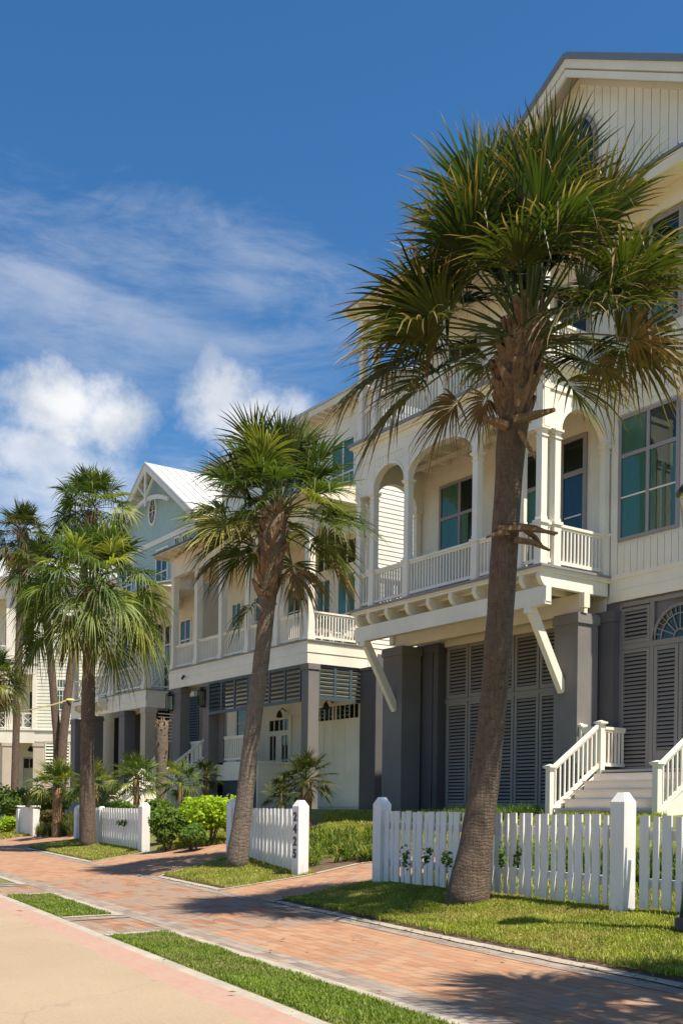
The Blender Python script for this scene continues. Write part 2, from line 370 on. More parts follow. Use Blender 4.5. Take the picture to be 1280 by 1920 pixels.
def palm(label, path, radii, crown, boots, seed, nleaf=42, pet=1.1, rad=1.0, nseg=38, lo=-38, hi=86, name='palm_tree', group=None,
         mat='bark', droop=.3, upbias=.0, bootfrom=.8, bright=0, ndead=4, extra=None, bare=0, dead_col=.85, clear=None, sag=.2, up=0, tipb=None):
    """path: trunk points base -> heart; crown: heart point; leaves spring from it"""
    rs = np.random.RandomState(seed); rg = random.Random(seed)
    root = thing(name, label, 'palm tree', tuple(path[0]), group=group)
    sp = spline(path, 30); nr = len(sp)
    rr = [np.interp(k/(nr-1), np.linspace(0, 1, len(radii)), radii)*(1 + rg.uniform(-.035, .035)) for k in range(nr)]
    sp[0] = sp[0] + Vector((0, 0, -.12))
    MB().tube(sp, rr, 18, True, .03, rg).build('trunk', mat, root, True)
    heart = np.array(crown)
    # old leaf bases criss-crossing under the crown
    if boots:
        m = MB()
        for k in range(boots):
            f = bootfrom + (1 - bootfrom)*(k/boots)**.9
            i = f*(nr-1); i0 = min(int(i), nr-2); c = sp[i0].lerp(sp[i0+1], i - i0); r0 = np.interp(f, np.linspace(0, 1, len(radii)), radii)
            an = k*2.39996 + rg.uniform(-.2, .2); o = Vector((math.cos(an), math.sin(an), 0)); tg = Vector((-o.y, o.x, 0))*(1 if k % 2 else -1)
            ln = rg.uniform(.24, .42)*(1.0 if rad > .7 else .6); out = rg.uniform(.12, .34) + (.5 if rg.random() < .06 else 0)
            p = c + o*(r0*.82); dr = (Vector((0, 0, 1)) + tg*.55 + o*out).normalized()
            q = p + dr*ln; wd = rg.uniform(.10, .15)*(1.0 if rad > .7 else .6)
            m.bar(p - dr*.1, p + dr*ln*.5, wd*1.25, .045, o, wd*.9, .04)
            m.bar(p + dr*ln*.5, q, wd*.9, .04, o, wd*.35, .022)
        m.build('leaf_base', 'boot', root)
    fo = Foliage()
    for k in range(nleaf):
        u = (k + .5)/nleaf
        el = math.radians(hi - (hi - lo)*(u**(1.0 - upbias))) + rs.normal(0, .06); az = k*2.39996 + rs.normal(0, .22)
        dv = np.array((math.cos(az)*math.cos(el), math.sin(az)*math.cos(el), math.sin(el)))
        if clear and el < math.radians(clear[2]) and math.cos(az - clear[0]) > clear[1]: continue   # old leaves trimmed off on this side
        b = heart + np.array((math.cos(az), math.sin(az), 0))*.08 + np.array((0, 0, -.35*u + .12))
        g = np.array(GREEN[rs.choice([0, 1, 2, 3], p=[.3, .32, .25, .13])])*(1 + bright)*rs.uniform(.72, 1.3)
        if u > .75: g = g*np.array((1.25, 1.05, .9))
        tb = tipb if tipb is not None else .45 + .5*u
        fan_leaf(fo, rs, b, dv, pet*rs.uniform(.85, 1.12)*(.92 + .1*math.cos(el) + up*max(0, math.sin(el) - .6)), rad*rs.uniform(.88, 1.08), nseg, droop*(0.45 + 1.0*u), sag*(.5 + 1.1*u), g, tb, 0)
    fo.build('crown', 'frond', root)
    if ndead or extra:
        fd = Foliage()
        for k in range(ndead):
            az = rs.uniform(0, 6.28); el = math.radians(rs.uniform(-62, -40))
            dv = np.array((math.cos(az)*math.cos(el), math.sin(az)*math.cos(el), math.sin(el)))
            fan_leaf(fd, rs, heart + np.array((0, 0, -.35)), dv, pet*.75, rad*.72, max(14, nseg//2), .55, .3, (.12, .09, .03), .9, dead_col, .6, 85)
        for (b, dv, pt, rd, dd) in (extra or []):
            fan_leaf(fd, rs, b, dv, pt, rd, max(16, nseg*2//3), .4, .25, (.07, .085, .025), .8, dd, .5, 95)
        fd.build('dry_frond', 'dead', root)
    return root
def dirpx(px0, py0, px1, py1, d, dd=0):
    return np.array(at(px1, py1, d + dd)) - np.array(at(px0, py0, d))

# 1: the big palm in front of the picket fence
b1 = onT(875, 1694); D = (b1.x*FW[0] + b1.y*FW[1])
pth = [b1, at(893, 1570, D), at(912, 1430, D), at(930, 1250, D-.25), at(943, 1060, D-.4), at(955, 870, D-.55), at(968, 740, D-.65), at(982, 620, D-.75)]
D1 = D - .75
ex = [(at(955, 640, D1), dirpx(955, 640, 775, 690, D1, -.2), 1.1, .85, .25), (at(960, 660, D1), dirpx(960, 660, 850, 730, D1, .3), .7, .62, .7),
      (at(1000, 660, D1), dirpx(1000, 660, 1095, 655, D1, .1), .75, .55, .35), (at(1005, 640, D1), dirpx(1005, 640, 1190, 605, D1, .2), 1.25, .85, .2),
      (at(1000, 640, D1), dirpx(1000, 640, 1140, 600, D1, -.3), 1.05, .75, .6), (at(955, 640, D1), dirpx(955, 640, 735, 640, D1, .1), 1.25, .9, .15),
      (at(940, 700, D1), dirpx(940, 700, 905, 745, D1, .1), .25, .45, .8)]
p1 = palm('big cabbage palm leaning in front of the picket fence, nearest and largest of the palms', pth,
          [.275, .195, .178, .166, .158, .153, .17, .195, .17], at(987, 612, D1), 95, 11, nleaf=64, pet=1.06, rad=.98, nseg=42, lo=3, hi=88, droop=.15, upbias=-.05, sag=.09, up=.5, bright=-.1, bootfrom=.80, ndead=0, extra=ex, clear=(math.atan2(-FW[1], -FW[0]), .5, 2))
# broken leaf stubs that stick out of its trunk half way up
m = MB(); c = at(945, 985, D-.45); rg = random.Random(3)
for (x0, y0, x1, y1, w, dd) in ((925, 992, 1045, 1000, .085, -.12), (960, 985, 1040, 1003, .07, .0), (965, 1012, 1030, 1032, .075, .05), (950, 1000, 912, 1008, .08, -.16), (985, 995, 1020, 1030, .05, .1)):
    p, q = at(x0, y0, D-.62), at(x1, y1, D-.59+dd); md = p.lerp(q, .5) + Vector((0, 0, .03))
    m = MB(); m.bar(p, md, w*1.3, w*.7, (0, 0, 1), w*1.1, w*.55); m.bar(md, q, w*1.1, w*.55, (0, 0, 1), w*.4, w*.25); m.build('broken_leaf_stub', 'boot', p1)
for (x0, y0, x1, y1, w, dd) in ((960, 790, 1040, 768, .12, -.05), (950, 800, 905, 782, .11, -.05), (975, 810, 1003, 860, .08, -.1), (925, 780, 900, 800, .05, 0)):
    p, q = at(x0, y0, D-.78), at(x1, y1, D-.78+dd); md = p.lerp(q, .55)
    m = MB(); m.bar(p, md, w*1.2, w*.6, (0, 0, 1), w, w*.5); m.bar(md, q, w, w*.5, (0, 0, 1), w*.4, w*.25); m.build('broken_leaf_stub', 'boot', p1)

# 2: the palm standing in the grass island beside the number post
b2 = onT(443, 1627); D = (b2.x*FW[0] + b2.y*FW[1])
pth = [b2, at(457, 1515, D), at(471, 1389, D), at(487, 1262, D), at(497, 1174, D), at(504, 1100, D), at(512, 1010, D), at(520, 960, D)]
ex = [(at(505, 1100, D-.2), dirpx(505, 1100, 470, 1125, D, -.2), .45, .62, .1), (at(520, 1050, D), dirpx(520, 1050, 565, 1060, D, 0), .5, .6, .4),
      (at(520, 1000, D), dirpx(520, 1000, 610, 1030, D, -.2), 1.0, .75, .3), (at(520, 990, D), dirpx(520, 990, 435, 1010, D, .1), 1.0, .7, .3)]
palm('cabbage palm with a tilted trunk in the grass island beside the house number post', pth, [.21, .165, .15, .15, .145, .16, .23, .2], at(522, 955, D), 75, 23,
     nleaf=50, pet=.95, rad=.92, nseg=38, lo=-20, hi=86, droop=.2, upbias=-.02, sag=.16, bootfrom=.66, ndead=1, bright=.2, tipb=.4, extra=ex, mat='barkgrey')
# 3: heavy crowned palm further left
b3 = onT(165, 1587); D = (b3.x*FW[0] + b3.y*FW[1])
palm('straight palm with the shaggiest drooping crown, in the grass island left of the brick drive', [b3, at(164, 1446, D), at(166, 1313, D), at(168, 1230, D), at(172, 1110, D)],
     [.235, .2, .185, .175, .19], at(172, 1106, D), 30, 37, nleaf=58, pet=1.22, rad=1.0, nseg=34, lo=-26, hi=86, droop=.5, upbias=.05, sag=.26, bootfrom=.86, ndead=3, bright=.95, dead_col=.5, tipb=.25)
# 4: the pair of slender tall palms whose trunks part from one spot
D = 42.0; b4 = at(114, 1430, D); b4.z = H(b4.x, b4.y)
palm('tall slender palm leaning right, the higher of the twin palms parting from one spot', [b4, at(118, 1400, D), at(127, 1310, D), at(137, 1226, D), at(155, 1090, D), at(171, 965, D)],
     [.19, .175, .165, .16, .15, .17], at(173, 950, D), 24, 41, nleaf=44, pet=.85, rad=.95, nseg=30, lo=-48, hi=86, droop=.42, bootfrom=.9, ndead=3, bright=.55, tipb=.3, group='twin palms')
D = 42.3; b5 = at(109, 1430, D); b5.z = H(b5.x, b5.y)
palm('slender palm leaning left, lower of the twin palms, half hidden behind the shaggy palm', [b5, at(108, 1400, D), at(104, 1340, D), at(95, 1230, D), at(84, 1140, D), at(76, 1075, D)],
     [.18, .165, .155, .15, .15, .16], at(75, 1068, D), 20, 43, nleaf=36, pet=.7, rad=.8, nseg=28, lo=-60, hi=80, droop=.5, bootfrom=.9, ndead=4, bright=0, group='twin palms')
# 5: tall dark palm at the left
D = 48.0; b6 = at(27, 1500, D); b6.z = H(b6.x, b6.y)
palm('tall dark palm with a thin trunk near the left edge, before the far house', [b6, at(28, 1480, D), at(33, 1300, D), at(38, 1150, D), at(42, 1040, D), at(43, 1005, D)],
     [.2, .17, .16, .155, .17, .2], at(43, 1000, D), 26, 47, nleaf=40, pet=.75, rad=.85, nseg=28, lo=-52, hi=86, droop=.4, bootfrom=.88, ndead=6, bright=-.15)
# 6: low palm cut by the left edge
D = 39.0; b7 = at(-18, 1500, D); b7.z = H(b7.x, b7.y)
palm('low bright palm cut by the left edge, holding one end of the yellow tape', [b7, at(-16, 1400, D), at(-14, 1300, D), at(-12, 1278, D)],
     [.22, .19, .18, .18], at(-11, 1272, D), 12, 53, nleaf=34, pet=.55, rad=.75, nseg=26, lo=-55, hi=80, droop=.4, bootfrom=.85, ndead=2, bright=.3)
# 7: palm out of the right of the view whose crown shades the pavement
b8 = Vector((-1.9, 6.5, 0)); b8.z = H(b8.x, b8.y)
palm('palm beyond the right edge whose crown throws the spiky shadow on the pavement', [b8, b8 + Vector((.02, 0, 2)), b8 + Vector((.05, .05, 4.2)), b8 + Vector((.1, .1, 5.6))],
     [.24, .19, .18, .22], b8 + Vector((.1, .1, 5.75)), 40, 59, nleaf=40, pet=1.0, rad=1.05, nseg=36, lo=-35, hi=86, droop=.28, bootfrom=.8, ndead=2)
# dead trunk without a crown
D = 31.0; bs = onT(303, 1548); D = bs.x*FW[0] + bs.y*FW[1]
root = thing('palm_stump', 'dead shaggy palm trunk without a crown standing among the small fan palms', 'palm stump', tuple(bs))
rg = random.Random(5); sp = spline([bs + Vector((0, 0, -.1)), at(303, 1480, D), at(303, 1400, D), at(305, 1352, D)], 16)
MB().tube(sp, [.19, .19, .19, .185, .18, .175, .175, .18, .19, .2, .21, .215, .22, .22, .21, .19, .13], 16, True, .12, rg).build('trunk', 'barkgrey', root, True)
m = MB()
for k in range(70):
    f = .55 + .44*(k/70); i = f*16; i0 = min(int(i), 15); c = sp[i0].lerp(sp[i0+1], i - i0); an = k*2.4; o = Vector((math.cos(an), math.sin(an), 0))
    p = c + o*.15; m.bar(p, p + Vector((0, 0, rg.uniform(.08, .2))) + o*rg.uniform(.03, .09) + Vector((rg.uniform(-.06, .06), rg.uniform(-.06, .06), 0)), .08, .03, o, .03, .015)
m.build('leaf_base', 'boot', root)

# small fan palms in the gardens
def small_palm(label, px, py, D, trunk, n, pet, rad, seed, bright, lo=-20, group=None, stems=1):
    rs = np.random.RandomState(seed); rg = random.Random(seed)
    c = at(px, py, D); b = Vector((c.x, c.y, H(c.x, c.y)))
    root = thing('fan_palm', label, 'fan palm', tuple(b), group=group)
    m = MB(); fo = Foliage()
    for k in range(stems):
        off = Vector((rg.uniform(-.5, .5), rg.uniform(-.3, .3), rg.uniform(-.6, -.1)))*(k > 0)
        h = c + off
        sp = spline([b + Vector((0, 0, -.1)), b.lerp(h, .5) + Vector((.03, 0, 0)), h], 8); m.tube(sp, [trunk*(1.1 - .02*j) for j in range(9)], 10, True, .12, rg)
        for j in range(int(n/(1 if k == 0 else 2.2))):
            u = (j+.5)/(n/(1 if k == 0 else 2.2)); el = math.radians(82 - (82 - lo)*u**.9); az = j*2.39996 + rs.normal(0, .2)
            dv = np.array((math.cos(az)*math.cos(el), math.sin(az)*math.cos(el), math.sin(el)))
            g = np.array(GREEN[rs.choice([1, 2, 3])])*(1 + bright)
            fan_leaf(fo, rs, np.array(h), dv, pet*rs.uniform(.8, 1.15), rad*rs.uniform(.85, 1.1), 22, .12 + .2*u, .12, g, .15, 0, .3, 100)
    m.build('trunk', 'boot', root, True); fo.build('crown', 'frond', root); return root
G = 'small fan palms in the front gardens'
small_palm('bright fan palm below the pair of twin palm trunks', 108, 1478, 35.5, .16, 26, .62, .55, 61, .55, -25, G)
small_palm('pale green fan palm half hidden behind the shaggy straight palm', 178, 1472, 35.0, .13, 20, .5, .48, 62, .45, -25, G)
small_palm('bright fan palm left of the dead palm trunk', 256, 1462, 32.5, .10, 24, .55, .48, 63, .6, -30, G)
small_palm('fan palm right of the dead palm trunk at the foot of the cream porch stair', 338, 1468, 32.5, .08, 18, .45, .45, 64, .55, -35, G)
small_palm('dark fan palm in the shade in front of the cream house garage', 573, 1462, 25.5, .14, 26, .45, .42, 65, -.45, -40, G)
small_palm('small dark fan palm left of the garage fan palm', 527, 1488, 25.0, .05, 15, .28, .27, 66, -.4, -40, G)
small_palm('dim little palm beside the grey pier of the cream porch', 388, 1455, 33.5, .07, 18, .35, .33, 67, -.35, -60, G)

# ------------------------------------------------------------------ building parts
def window(root, T, a0, a1, z0, z1, vm=(), hm=(), frame='frame', fwid=.075, curt=(), thin=(), mull=.06, glassmat='glass', head=0, name='window', proud=.06):
    """frame round a glazed opening; a0..a1 along the wall, d outwards"""
    m = MB(T)
    m.box(a0, a1, 0, proud, z0, z0 + fwid); m.box(a0, a1, 0, proud, z1 - fwid, z1)
    m.box(a0, a0 + fwid, 0, proud, z0 + fwid, z1 - fwid); m.box(a1 - fwid, a1, 0, proud, z0 + fwid, z1 - fwid)
    for v in vm: m.box(v - mull/2, v + mull/2, 0, proud - .006, z0 + fwid, z1 - fwid)
    xs = [a0 + fwid] + sorted(vm) + [a1 - fwid]
    for h in hm:
        for i in range(len(xs)-1):
            m.box(xs[i] + (mull/2 if i else 0), xs[i+1] - (mull/2 if i < len(xs)-2 else 0), 0, proud - .01, h - mull/2, h + mull/2)
    if head: m.box(a0 - .05, a1 + .05, 0, proud + .03, z1 + .002, z1 + head)
    w = m.build(name, frame, root)
    if thin:
        m = MB(T)
        for (k, x0, x1, zz0, zz1) in thin:
            if k == 'h': m.box(x0, x1, .03, proud - .015, zz0 - .016, zz0 + .016)
            else: m.box(x0 - .013, x0 + .013, .03, proud - .018, zz0, zz1)
        m.build('glazing_bar', 'white', w)
    MB(T).quad(a0 + fwid*.5, a1 - fwid*.5, .028, z0 + fwid*.5, z1 - fwid*.5).build('pane', glassmat, w, recalc=False)
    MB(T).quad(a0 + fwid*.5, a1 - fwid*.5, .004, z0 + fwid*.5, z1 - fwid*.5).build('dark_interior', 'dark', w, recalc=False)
    for (x0, x1, zz0, zz1, mt) in curt:
        n = max(8, int((x1-x0)/.03)); vs = []; fs = []
        for i in range(n+1):
            x = x0 + (x1-x0)*i/n; d = .014 + .007*math.sin(i*1.25 + x0*7) + .002*math.sin(i*.37)
            vs += [(x, d, zz0), (x, d, zz1)]
        fs = [(2*i, 2*i+2, 2*i+3, 2*i+1) for i in range(n)]
        MB(T).add(vs, fs).build('curtain', mt, w, recalc=False)
    return w
def railing(root, T, a0, a1, zf, zt, d=.05, step=.112, bw=.042, mat='white', gap=.09, name='railing', d0=None):
    """bottom rail, hand rail and balusters; d is the distance of the rail's middle from the wall plane"""
    m = MB(T)
    m.box(a0, a1, d - .05, d + .05, zt - .06, zt); m.box(a0, a1, d - .028, d + .028, zt - .115, zt - .062)
    m.box(a0, a1, d - .028, d + .028, zf + gap, zf + gap + .075)
    n = max(1, int((a1 - a0)/step)); s = (a1 - a0)/n
    for i in range(n):
        x = a0 + (i + .5)*s; m.box(x - bw/2, x + bw/2, d - bw/2, d + bw/2, zf + gap + .075, zt - .115)
    return m.build(name, mat, root)
def shutter(root, T, a0, a1, z0, z1, st=.085, slat=.088, mat='shutter', name='louvered_shutter', label=None, mid=None, thick=.05, bot=None):
    m = MB(T); bot = bot or st*1.2
    m.box(a0, a0 + st, .01, thick, z0, z1); m.box(a1 - st, a1, .01, thick, z0, z1)
    m.box(a0 + st, a1 - st, .01, thick - .003, z0, z0 + bot); m.box(a0 + st, a1 - st, .01, thick - .003, z1 - st, z1)
    zs = z0 + bot; n = max(1, int((z1 - st - zs)/slat)); h = (z1 - st - zs)/n
    for i in range(n):
        zc = zs + (i + .5)*h
        m.add([(a0 + st, .012, zc + h*.20), (a1 - st, .012, zc + h*.20), (a1 - st, .042, zc - h*.34), (a0 + st, .042, zc - h*.34),
               (a0 + st, .020, zc + h*.30), (a1 - st, .020, zc + h*.30), (a1 - st, .048, zc - h*.26), (a0 + st, .048, zc - h*.26)],
              [(0,1,2,3), (4,7,6,5), (0,4,5,1), (2,6,7,3), (0,3,7,4), (1,5,6,2)])
    if mid: m.box(a0 + st, a1 - st, .01, thick - .002, mid - .05, mid + .05)
    o = m.build(name, mat, root)
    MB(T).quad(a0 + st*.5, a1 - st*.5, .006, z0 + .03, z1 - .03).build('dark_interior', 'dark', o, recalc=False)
    return o
def lantern(root, T, a, z, h=.5, w=.2, d0=0, label=None):
    m = MB(T); m.box(a - .05, a + .05, d0, d0 + .03, z + h*.35, z + h*.85)
    m.box(a - .02, a + .02, d0 + .03, d0 + .14, z + h*.93, z + h*.98)
    m.box(a - w/2, a + w/2, d0 + .05, d0 + .05 + w, z, z + .05); m.box(a - w/2, a + w/2, d0 + .05, d0 + .05 + w, z + h*.76, z + h*.82)
    m.add([(a - w/2, d0 + .05, z + h*.82), (a + w/2, d0 + .05, z + h*.82), (a + w/2, d0 + .05 + w, z + h*.82), (a - w/2, d0 + .05 + w, z + h*.82), (a, d0 + .05 + w/2, z + h)], [(0,1,4), (1,2,4), (2,3,4), (3,0,4), (3,2,1,0)])
    for i in (0, 1):
        for j in (0, 1):
            x = a - w/2 + i*(w - .025); y = d0 + .05 + j*(w - .025); m.box(x, x + .025, y, y + .025, z + .05, z + h*.76)
    o = m.build('lantern', 'blackmetal', root)
    MB(T).box(a - w/2 + .03, a + w/2 - .03, d0 + .08, d0 + .02 + w, z + .052, z + h*.755).build('lantern_glass', 'glassclear', o)
    return o
def laps(T, a0, a1, z0, z1, h=.15, mat='lap', root=None, name='lap_siding', d0=0.0):
    """horizontal lapped boards: each board leans out over the one below"""
    m = MB(T); n = max(1, round((z1 - z0)/h)); h = (z1 - z0)/n
    for i in range(n):
        za = z0 + i*h; zb = za + h
        m.add([(a0, d0 + .022, za), (a1, d0 + .022, za), (a1, d0 + .004, zb), (a0, d0 + .004, zb), (a0, d0, za), (a1, d0, za), (a1, d0, zb), (a0, d0, zb)],
              [(0,1,2,3), (0,4,5,1), (0,3,7,4), (1,5,6,2)])
    return m.build(name, mat, root, recalc=False)
def boards(T, a0, a1, zlo, zhi, w=.19, gap=.014, d=.02, mat='white', root=None, name='board_siding'):
    """vertical boards with open grooves; zlo and zhi are functions of a"""
    m = MB(T); n = max(1, round((a1 - a0)/w)); s = (a1 - a0)/n
    for i in range(n):
        x0, x1 = a0 + i*s + gap/2, a0 + (i+1)*s - gap/2
        if zhi(x0) - zlo(x0) < .02 and zhi(x1) - zlo(x1) < .02: continue
        m.add([(x0, 0, zlo(x0)), (x1, 0, zlo(x1)), (x1, 0, max(zhi(x1), zlo(x1))), (x0, 0, max(zhi(x0), zlo(x0))), (x0, d, zlo(x0)), (x1, d, zlo(x1)), (x1, d, max(zhi(x1), zlo(x1))), (x0, d, max(zhi(x0), zlo(x0)))],
              [(4,5,6,7), (0,4,7,3), (1,2,6,5), (3,7,6,2), (0,1,5,4)])
    return m.build(name, mat, root)
def arch_panel(m, a0, a1, z0, zt, zc, d0, d1, n=16, e=2.0):
    """solid panel over an arched opening: springs at z0, crown at zt, filled up to zc; built as butted slices"""
    mid, hw = (a0 + a1)/2, (a1 - a0)/2
    pts = [(mid - hw*math.cos(math.pi*i/n), z0 + (zt - z0)*max(0, 1 - abs(math.cos(math.pi*i/n))**e)**(1/e)) for i in range(n+1)]
    vs = []; fs = []
    for (x, z) in pts: vs += [(x, d1, z), (x, d1, zc), (x, d0, z), (x, d0, zc)]
    for i in range(n):
        o = 4*i; fs += [(o, o+4, o+5, o+1), (o+2, o+3, o+7, o+6), (o, o+2, o+6, o+4), (o+1, o+5, o+7, o+3)]
    fs += [(0, 1, 3, 2), (4*n, 4*n+2, 4*n+3, 4*n+1)]
    m.add(vs, fs)
def arch_trim(m, a0, a1, z0, zt, d0, d1, w=.07, n=16, e=2.0):
    mid, hw = (a0 + a1)/2, (a1 - a0)/2; vs = []; fs = []
    for i in range(n+1):
        c = math.cos(math.pi*i/n); k = max(0, 1 - abs(c)**e)**(1/e)
        x, z = mid - hw*c, z0 + (zt - z0)*k; xo, zo = mid - (hw + w*.25)*c, z0 + (zt - z0 + w)*k
        vs += [(x, d1, z), (xo, d1, zo), (x, d0, z), (xo, d0, zo)]
    for i in range(n):
        o = 4*i; fs += [(o, o+4, o+5, o+1), (o+2, o+3, o+7, o+6), (o, o+2, o+6, o+4), (o+1, o+5, o+7, o+3)]
    m.add(vs, fs)
def column(root, T, a, zf, zr, zs, d, w=.17, name='column', mat='white'):
    m = MB(T); p = w*.62; h = w/2
    m.box(a - p, a + p, d - p, d + p, zf, zr - .05); m.box(a - p - .03, a + p + .03, d - p - .03, d + p + .03, zr - .05, zr + .02)
    m.box(a - p + .01, a + p - .01, d - p + .01, d + p - .01, zr + .02, zr + .10)
    m.box(a - h, a + h, d - h, d + h, zr + .10, zs - .20); m.box(a - h - .02, a + h + .02, d - h - .02, d + h + .02, zs - .20, zs - .17)
    m.box(a - h, a + h, d - h, d + h, zs - .17, zs - .08); m.box(a - h - .025, a + h + .025, d - h - .025, d + h + .025, zs - .08, zs - .045); m.box(a - h - .05, a + h + .05, d - h - .05, d + h + .05, zs - .045, zs)
    return m.build(name, mat, root)
def newel(root, x, y, z0, z1, w=.13, mat='white', name='newel_post'):
    m = MB(); h = w/2
    m.box(x - h, x + h, y - h, y + h, z0, z1 - .10); m.box(x - h - .02, x + h + .02, y - h - .02, y + h + .02, z1 - .10, z1 - .075); m.box(x - h - .045, x + h + .045, y - h - .045, y + h + .045, z1 - .075, z1 - .035)
    k = h + .02
    m.add([(x-k, y-k, z1-.035), (x+k, y-k, z1-.035), (x+k, y+k, z1-.035), (x-k, y+k, z1-.035), (x, y, z1)], [(0,1,4), (1,2,4), (2,3,4), (3,0,4), (3,2,1,0)])
    return m.build(name, mat, root)
def stair_rail(root, p, q, hgt=.86, low=.12, n=9, mat='white', bw=.035, name='stair_railing'):
    """sloping hand rail, bottom rail and upright balusters between two points at step level"""
    p, q = Vector(p), Vector(q); m = MB(); zu = Vector((0, 0, 1))
    m.bar(p + zu*hgt, q + zu*hgt, .085, .06); m.bar(p + zu*(hgt - .055), q + zu*(hgt - .055), .05, .05); m.bar(p + zu*low, q + zu*low, .05, .09)
    for i in range(n):
        c = p.lerp(q, (i + .6)/(n + .2)); m.box(c.x - bw/2, c.x + bw/2, c.y - bw/2, c.y + bw/2, c.z + low + .03, c.z + hgt - .07)
    return m.build(name, mat, root)
def gable_roof(root, xc, zc, hw, slope, y0, y1, th=.12, mat='roofgrey', seam=.45, name='roof', hwr=None, ycut=None):
    m = MB(); full = hw
    for sg, hw, y0, y1 in ([(-1, full, y0, y1), (1, full, y0, y1)] if not hwr else [(-1, full, y0, y1), (1, hwr, y0, ycut), (1, full, ycut + .001, y1)]):
        ze = zc - slope*hw
        m.prism([(xc, zc), (xc + sg*hw, ze), (xc + sg*hw, ze - th), (xc, zc - th)], 'y', y0, y1)
        n = int((y1 - y0)/seam)
        for i in range(n+1):
            y = y0 + .02 + (y1 - y0 - .06)*i/n
            m.prism([(xc + sg*.05, zc - .05*slope + .045), (xc + sg*hw, ze + .045), (xc + sg*hw, ze + .002), (xc + sg*.05, zc - .05*slope + .002)], 'y', y, y + .03)
    if sg < 0: m.box(xc - .09, xc + .09, y0 + .001, y1, zc - .02, zc + .05)
    return m.build(name, mat, root)

# ------------------------------------------------------------------ house 1: the tall white house with the arcaded balcony
h1 = thing('beach_house', 'tall white gabled house with an arched balcony on braces over grey pillars, nearest', 'house', (-17.6, 18.8, 1.2), group='houses along the street')
Y1, YW = 16.6, 18.8; XL, XR, XE = -23.62, -16.57, -14.15; XC = -17.67
TW = front(YW); TB = front(Y1)
XB = -11.7
m = MB(); m.box(XL, XE, YW, 22.6, 6.05, 15.3); m.box(XL, XB, 22.601, 33, 6.05, 15.3)
m.prism([(XL, 15.301), (XE, 15.301), (XE, 18.65 - .588*(XE - XC)), (XC, 18.65), (XL, 18.65 - .588*(XC - XL))], 'y', YW, 22.6)
m.prism([(XL, 15.301), (XB, 15.301), (XB, 18.65 - .588*(XB - XC)), (XC, 18.65), (XL, 18.65 - .588*(XC - XL))], 'y', 22.601, 33); m.build('wall', 'cream', h1)
MB().box(XL + .02, -12.4, YW + .02, 33, .2, 6.05).build('ground_floor_wall', 'greystucco', h1)
MB().box(XE + .001, -12.3, YW - .02, 22.59, 6.051, 6.16).build('side_porch_deck', 'white', h1)
# gable
boards(TW, -23.4, XE, lambda x: 15.35, lambda x: 18.52 - .588*abs(x - XC), .235, .02, .03, 'white', h1, 'gable_boards')
gable_roof(h1, XC, 18.98, 6.75, .588, YW - .62, 34, .11, 'roofgrey', hwr=XE + .35 - XC, ycut=22.3)
m = MB()
for sg, hw in ((-1, 6.7), (1, XE + .3 - XC)):
    m.prism([(XC, 18.868), (XC + sg*hw, 18.868 - .588*hw), (XC + sg*hw, 18.868 - .588*hw - .20), (XC, 18.868 - .20)], 'y', YW - .56, YW - .50)
    m.prism([(XC, 18.868 - .24), (XC + sg*hw, 18.868 - .588*hw - .24), (XC + sg*hw, 18.868 - .588*hw - .40), (XC, 18.868 - .40)], 'y', YW - .535, YW - .47)
m.build('rake_board', 'white', h1)
m = MB()
for sg, hw in ((-1, 6.6), (1, XE + .28 - XC)):
    m.prism([(XC, 18.866), (XC + sg*hw, 18.866 - .588*hw), (XC + sg*hw, 18.866 - .588*hw - .05), (XC, 18.866 - .05)], 'y', YW - .498, YW + .3)
    hw = min(hw, 5.9); m.prism([(XC, 18.60), (XC + sg*hw, 18.60 - .588*hw), (XC + sg*hw, 18.60 - .588*hw - .14), (XC, 18.60 - .14)], 'y', YW - .09, YW - .032)
m.build('gable_soffit', 'soffit', h1)
# oval window in the gable
def oval(root, T, ac, zc, rx, rz, frame, w=.09, name='oval_window', sub=True, n=32):
    m = MB(T); vs = []; fs = []
    for i in range(n):
        c, s = math.cos(2*math.pi*i/n), math.sin(2*math.pi*i/n)
        vs += [(ac + rx*c, .07, zc + rz*s), (ac + (rx+w)*c, .07, zc + (rz+w)*s), (ac + rx*c, .0, zc + rz*s), (ac + (rx+w)*c, .0, zc + (rz+w)*s)]
    for i in range(n):
        o, q = 4*i, 4*((i+1) % n); fs += [(o, q, q+1, o+1), (o, o+2, q+2, q), (o+1, q+1, q+3, o+3)]
    m.add(vs, fs); o = m.build(name, frame, root)
    m = MB(T); m.box(ac - .015, ac + .015, .035, .055, zc - rz, zc + rz); m.box(ac - rx, ac - .016, .035, .055, zc - .015, zc + .015); m.box(ac + .016, ac + rx, .035, .055, zc - .015, zc + .015)
    for sx in (-1, 1):
        for sz in (-1, 1): m.bar((ac + sx*rx*.7, .046, zc + sz*rz*.7), (ac + sx*.05, .046, zc + sz*.1), .02, .018, (0, 1, 0))
    m.build('glazing_bar', 'white', o)
    P = [(ac + (rx+.02)*math.cos(2*math.pi*i/n), .032, zc + (rz+.02)*math.sin(2*math.pi*i/n)) for i in range(n)]
    MB(T).add(P, [tuple(range(n))]).build('pane', 'glass', o, recalc=False)
    MB(T).add([(p[0], .026, p[2]) for p in P], [tuple(range(n))]).build('dark_interior', 'dark', o, recalc=False)
oval(h1, front(YW - .03), -17.67, 16.72, .5, .92, 'frame')
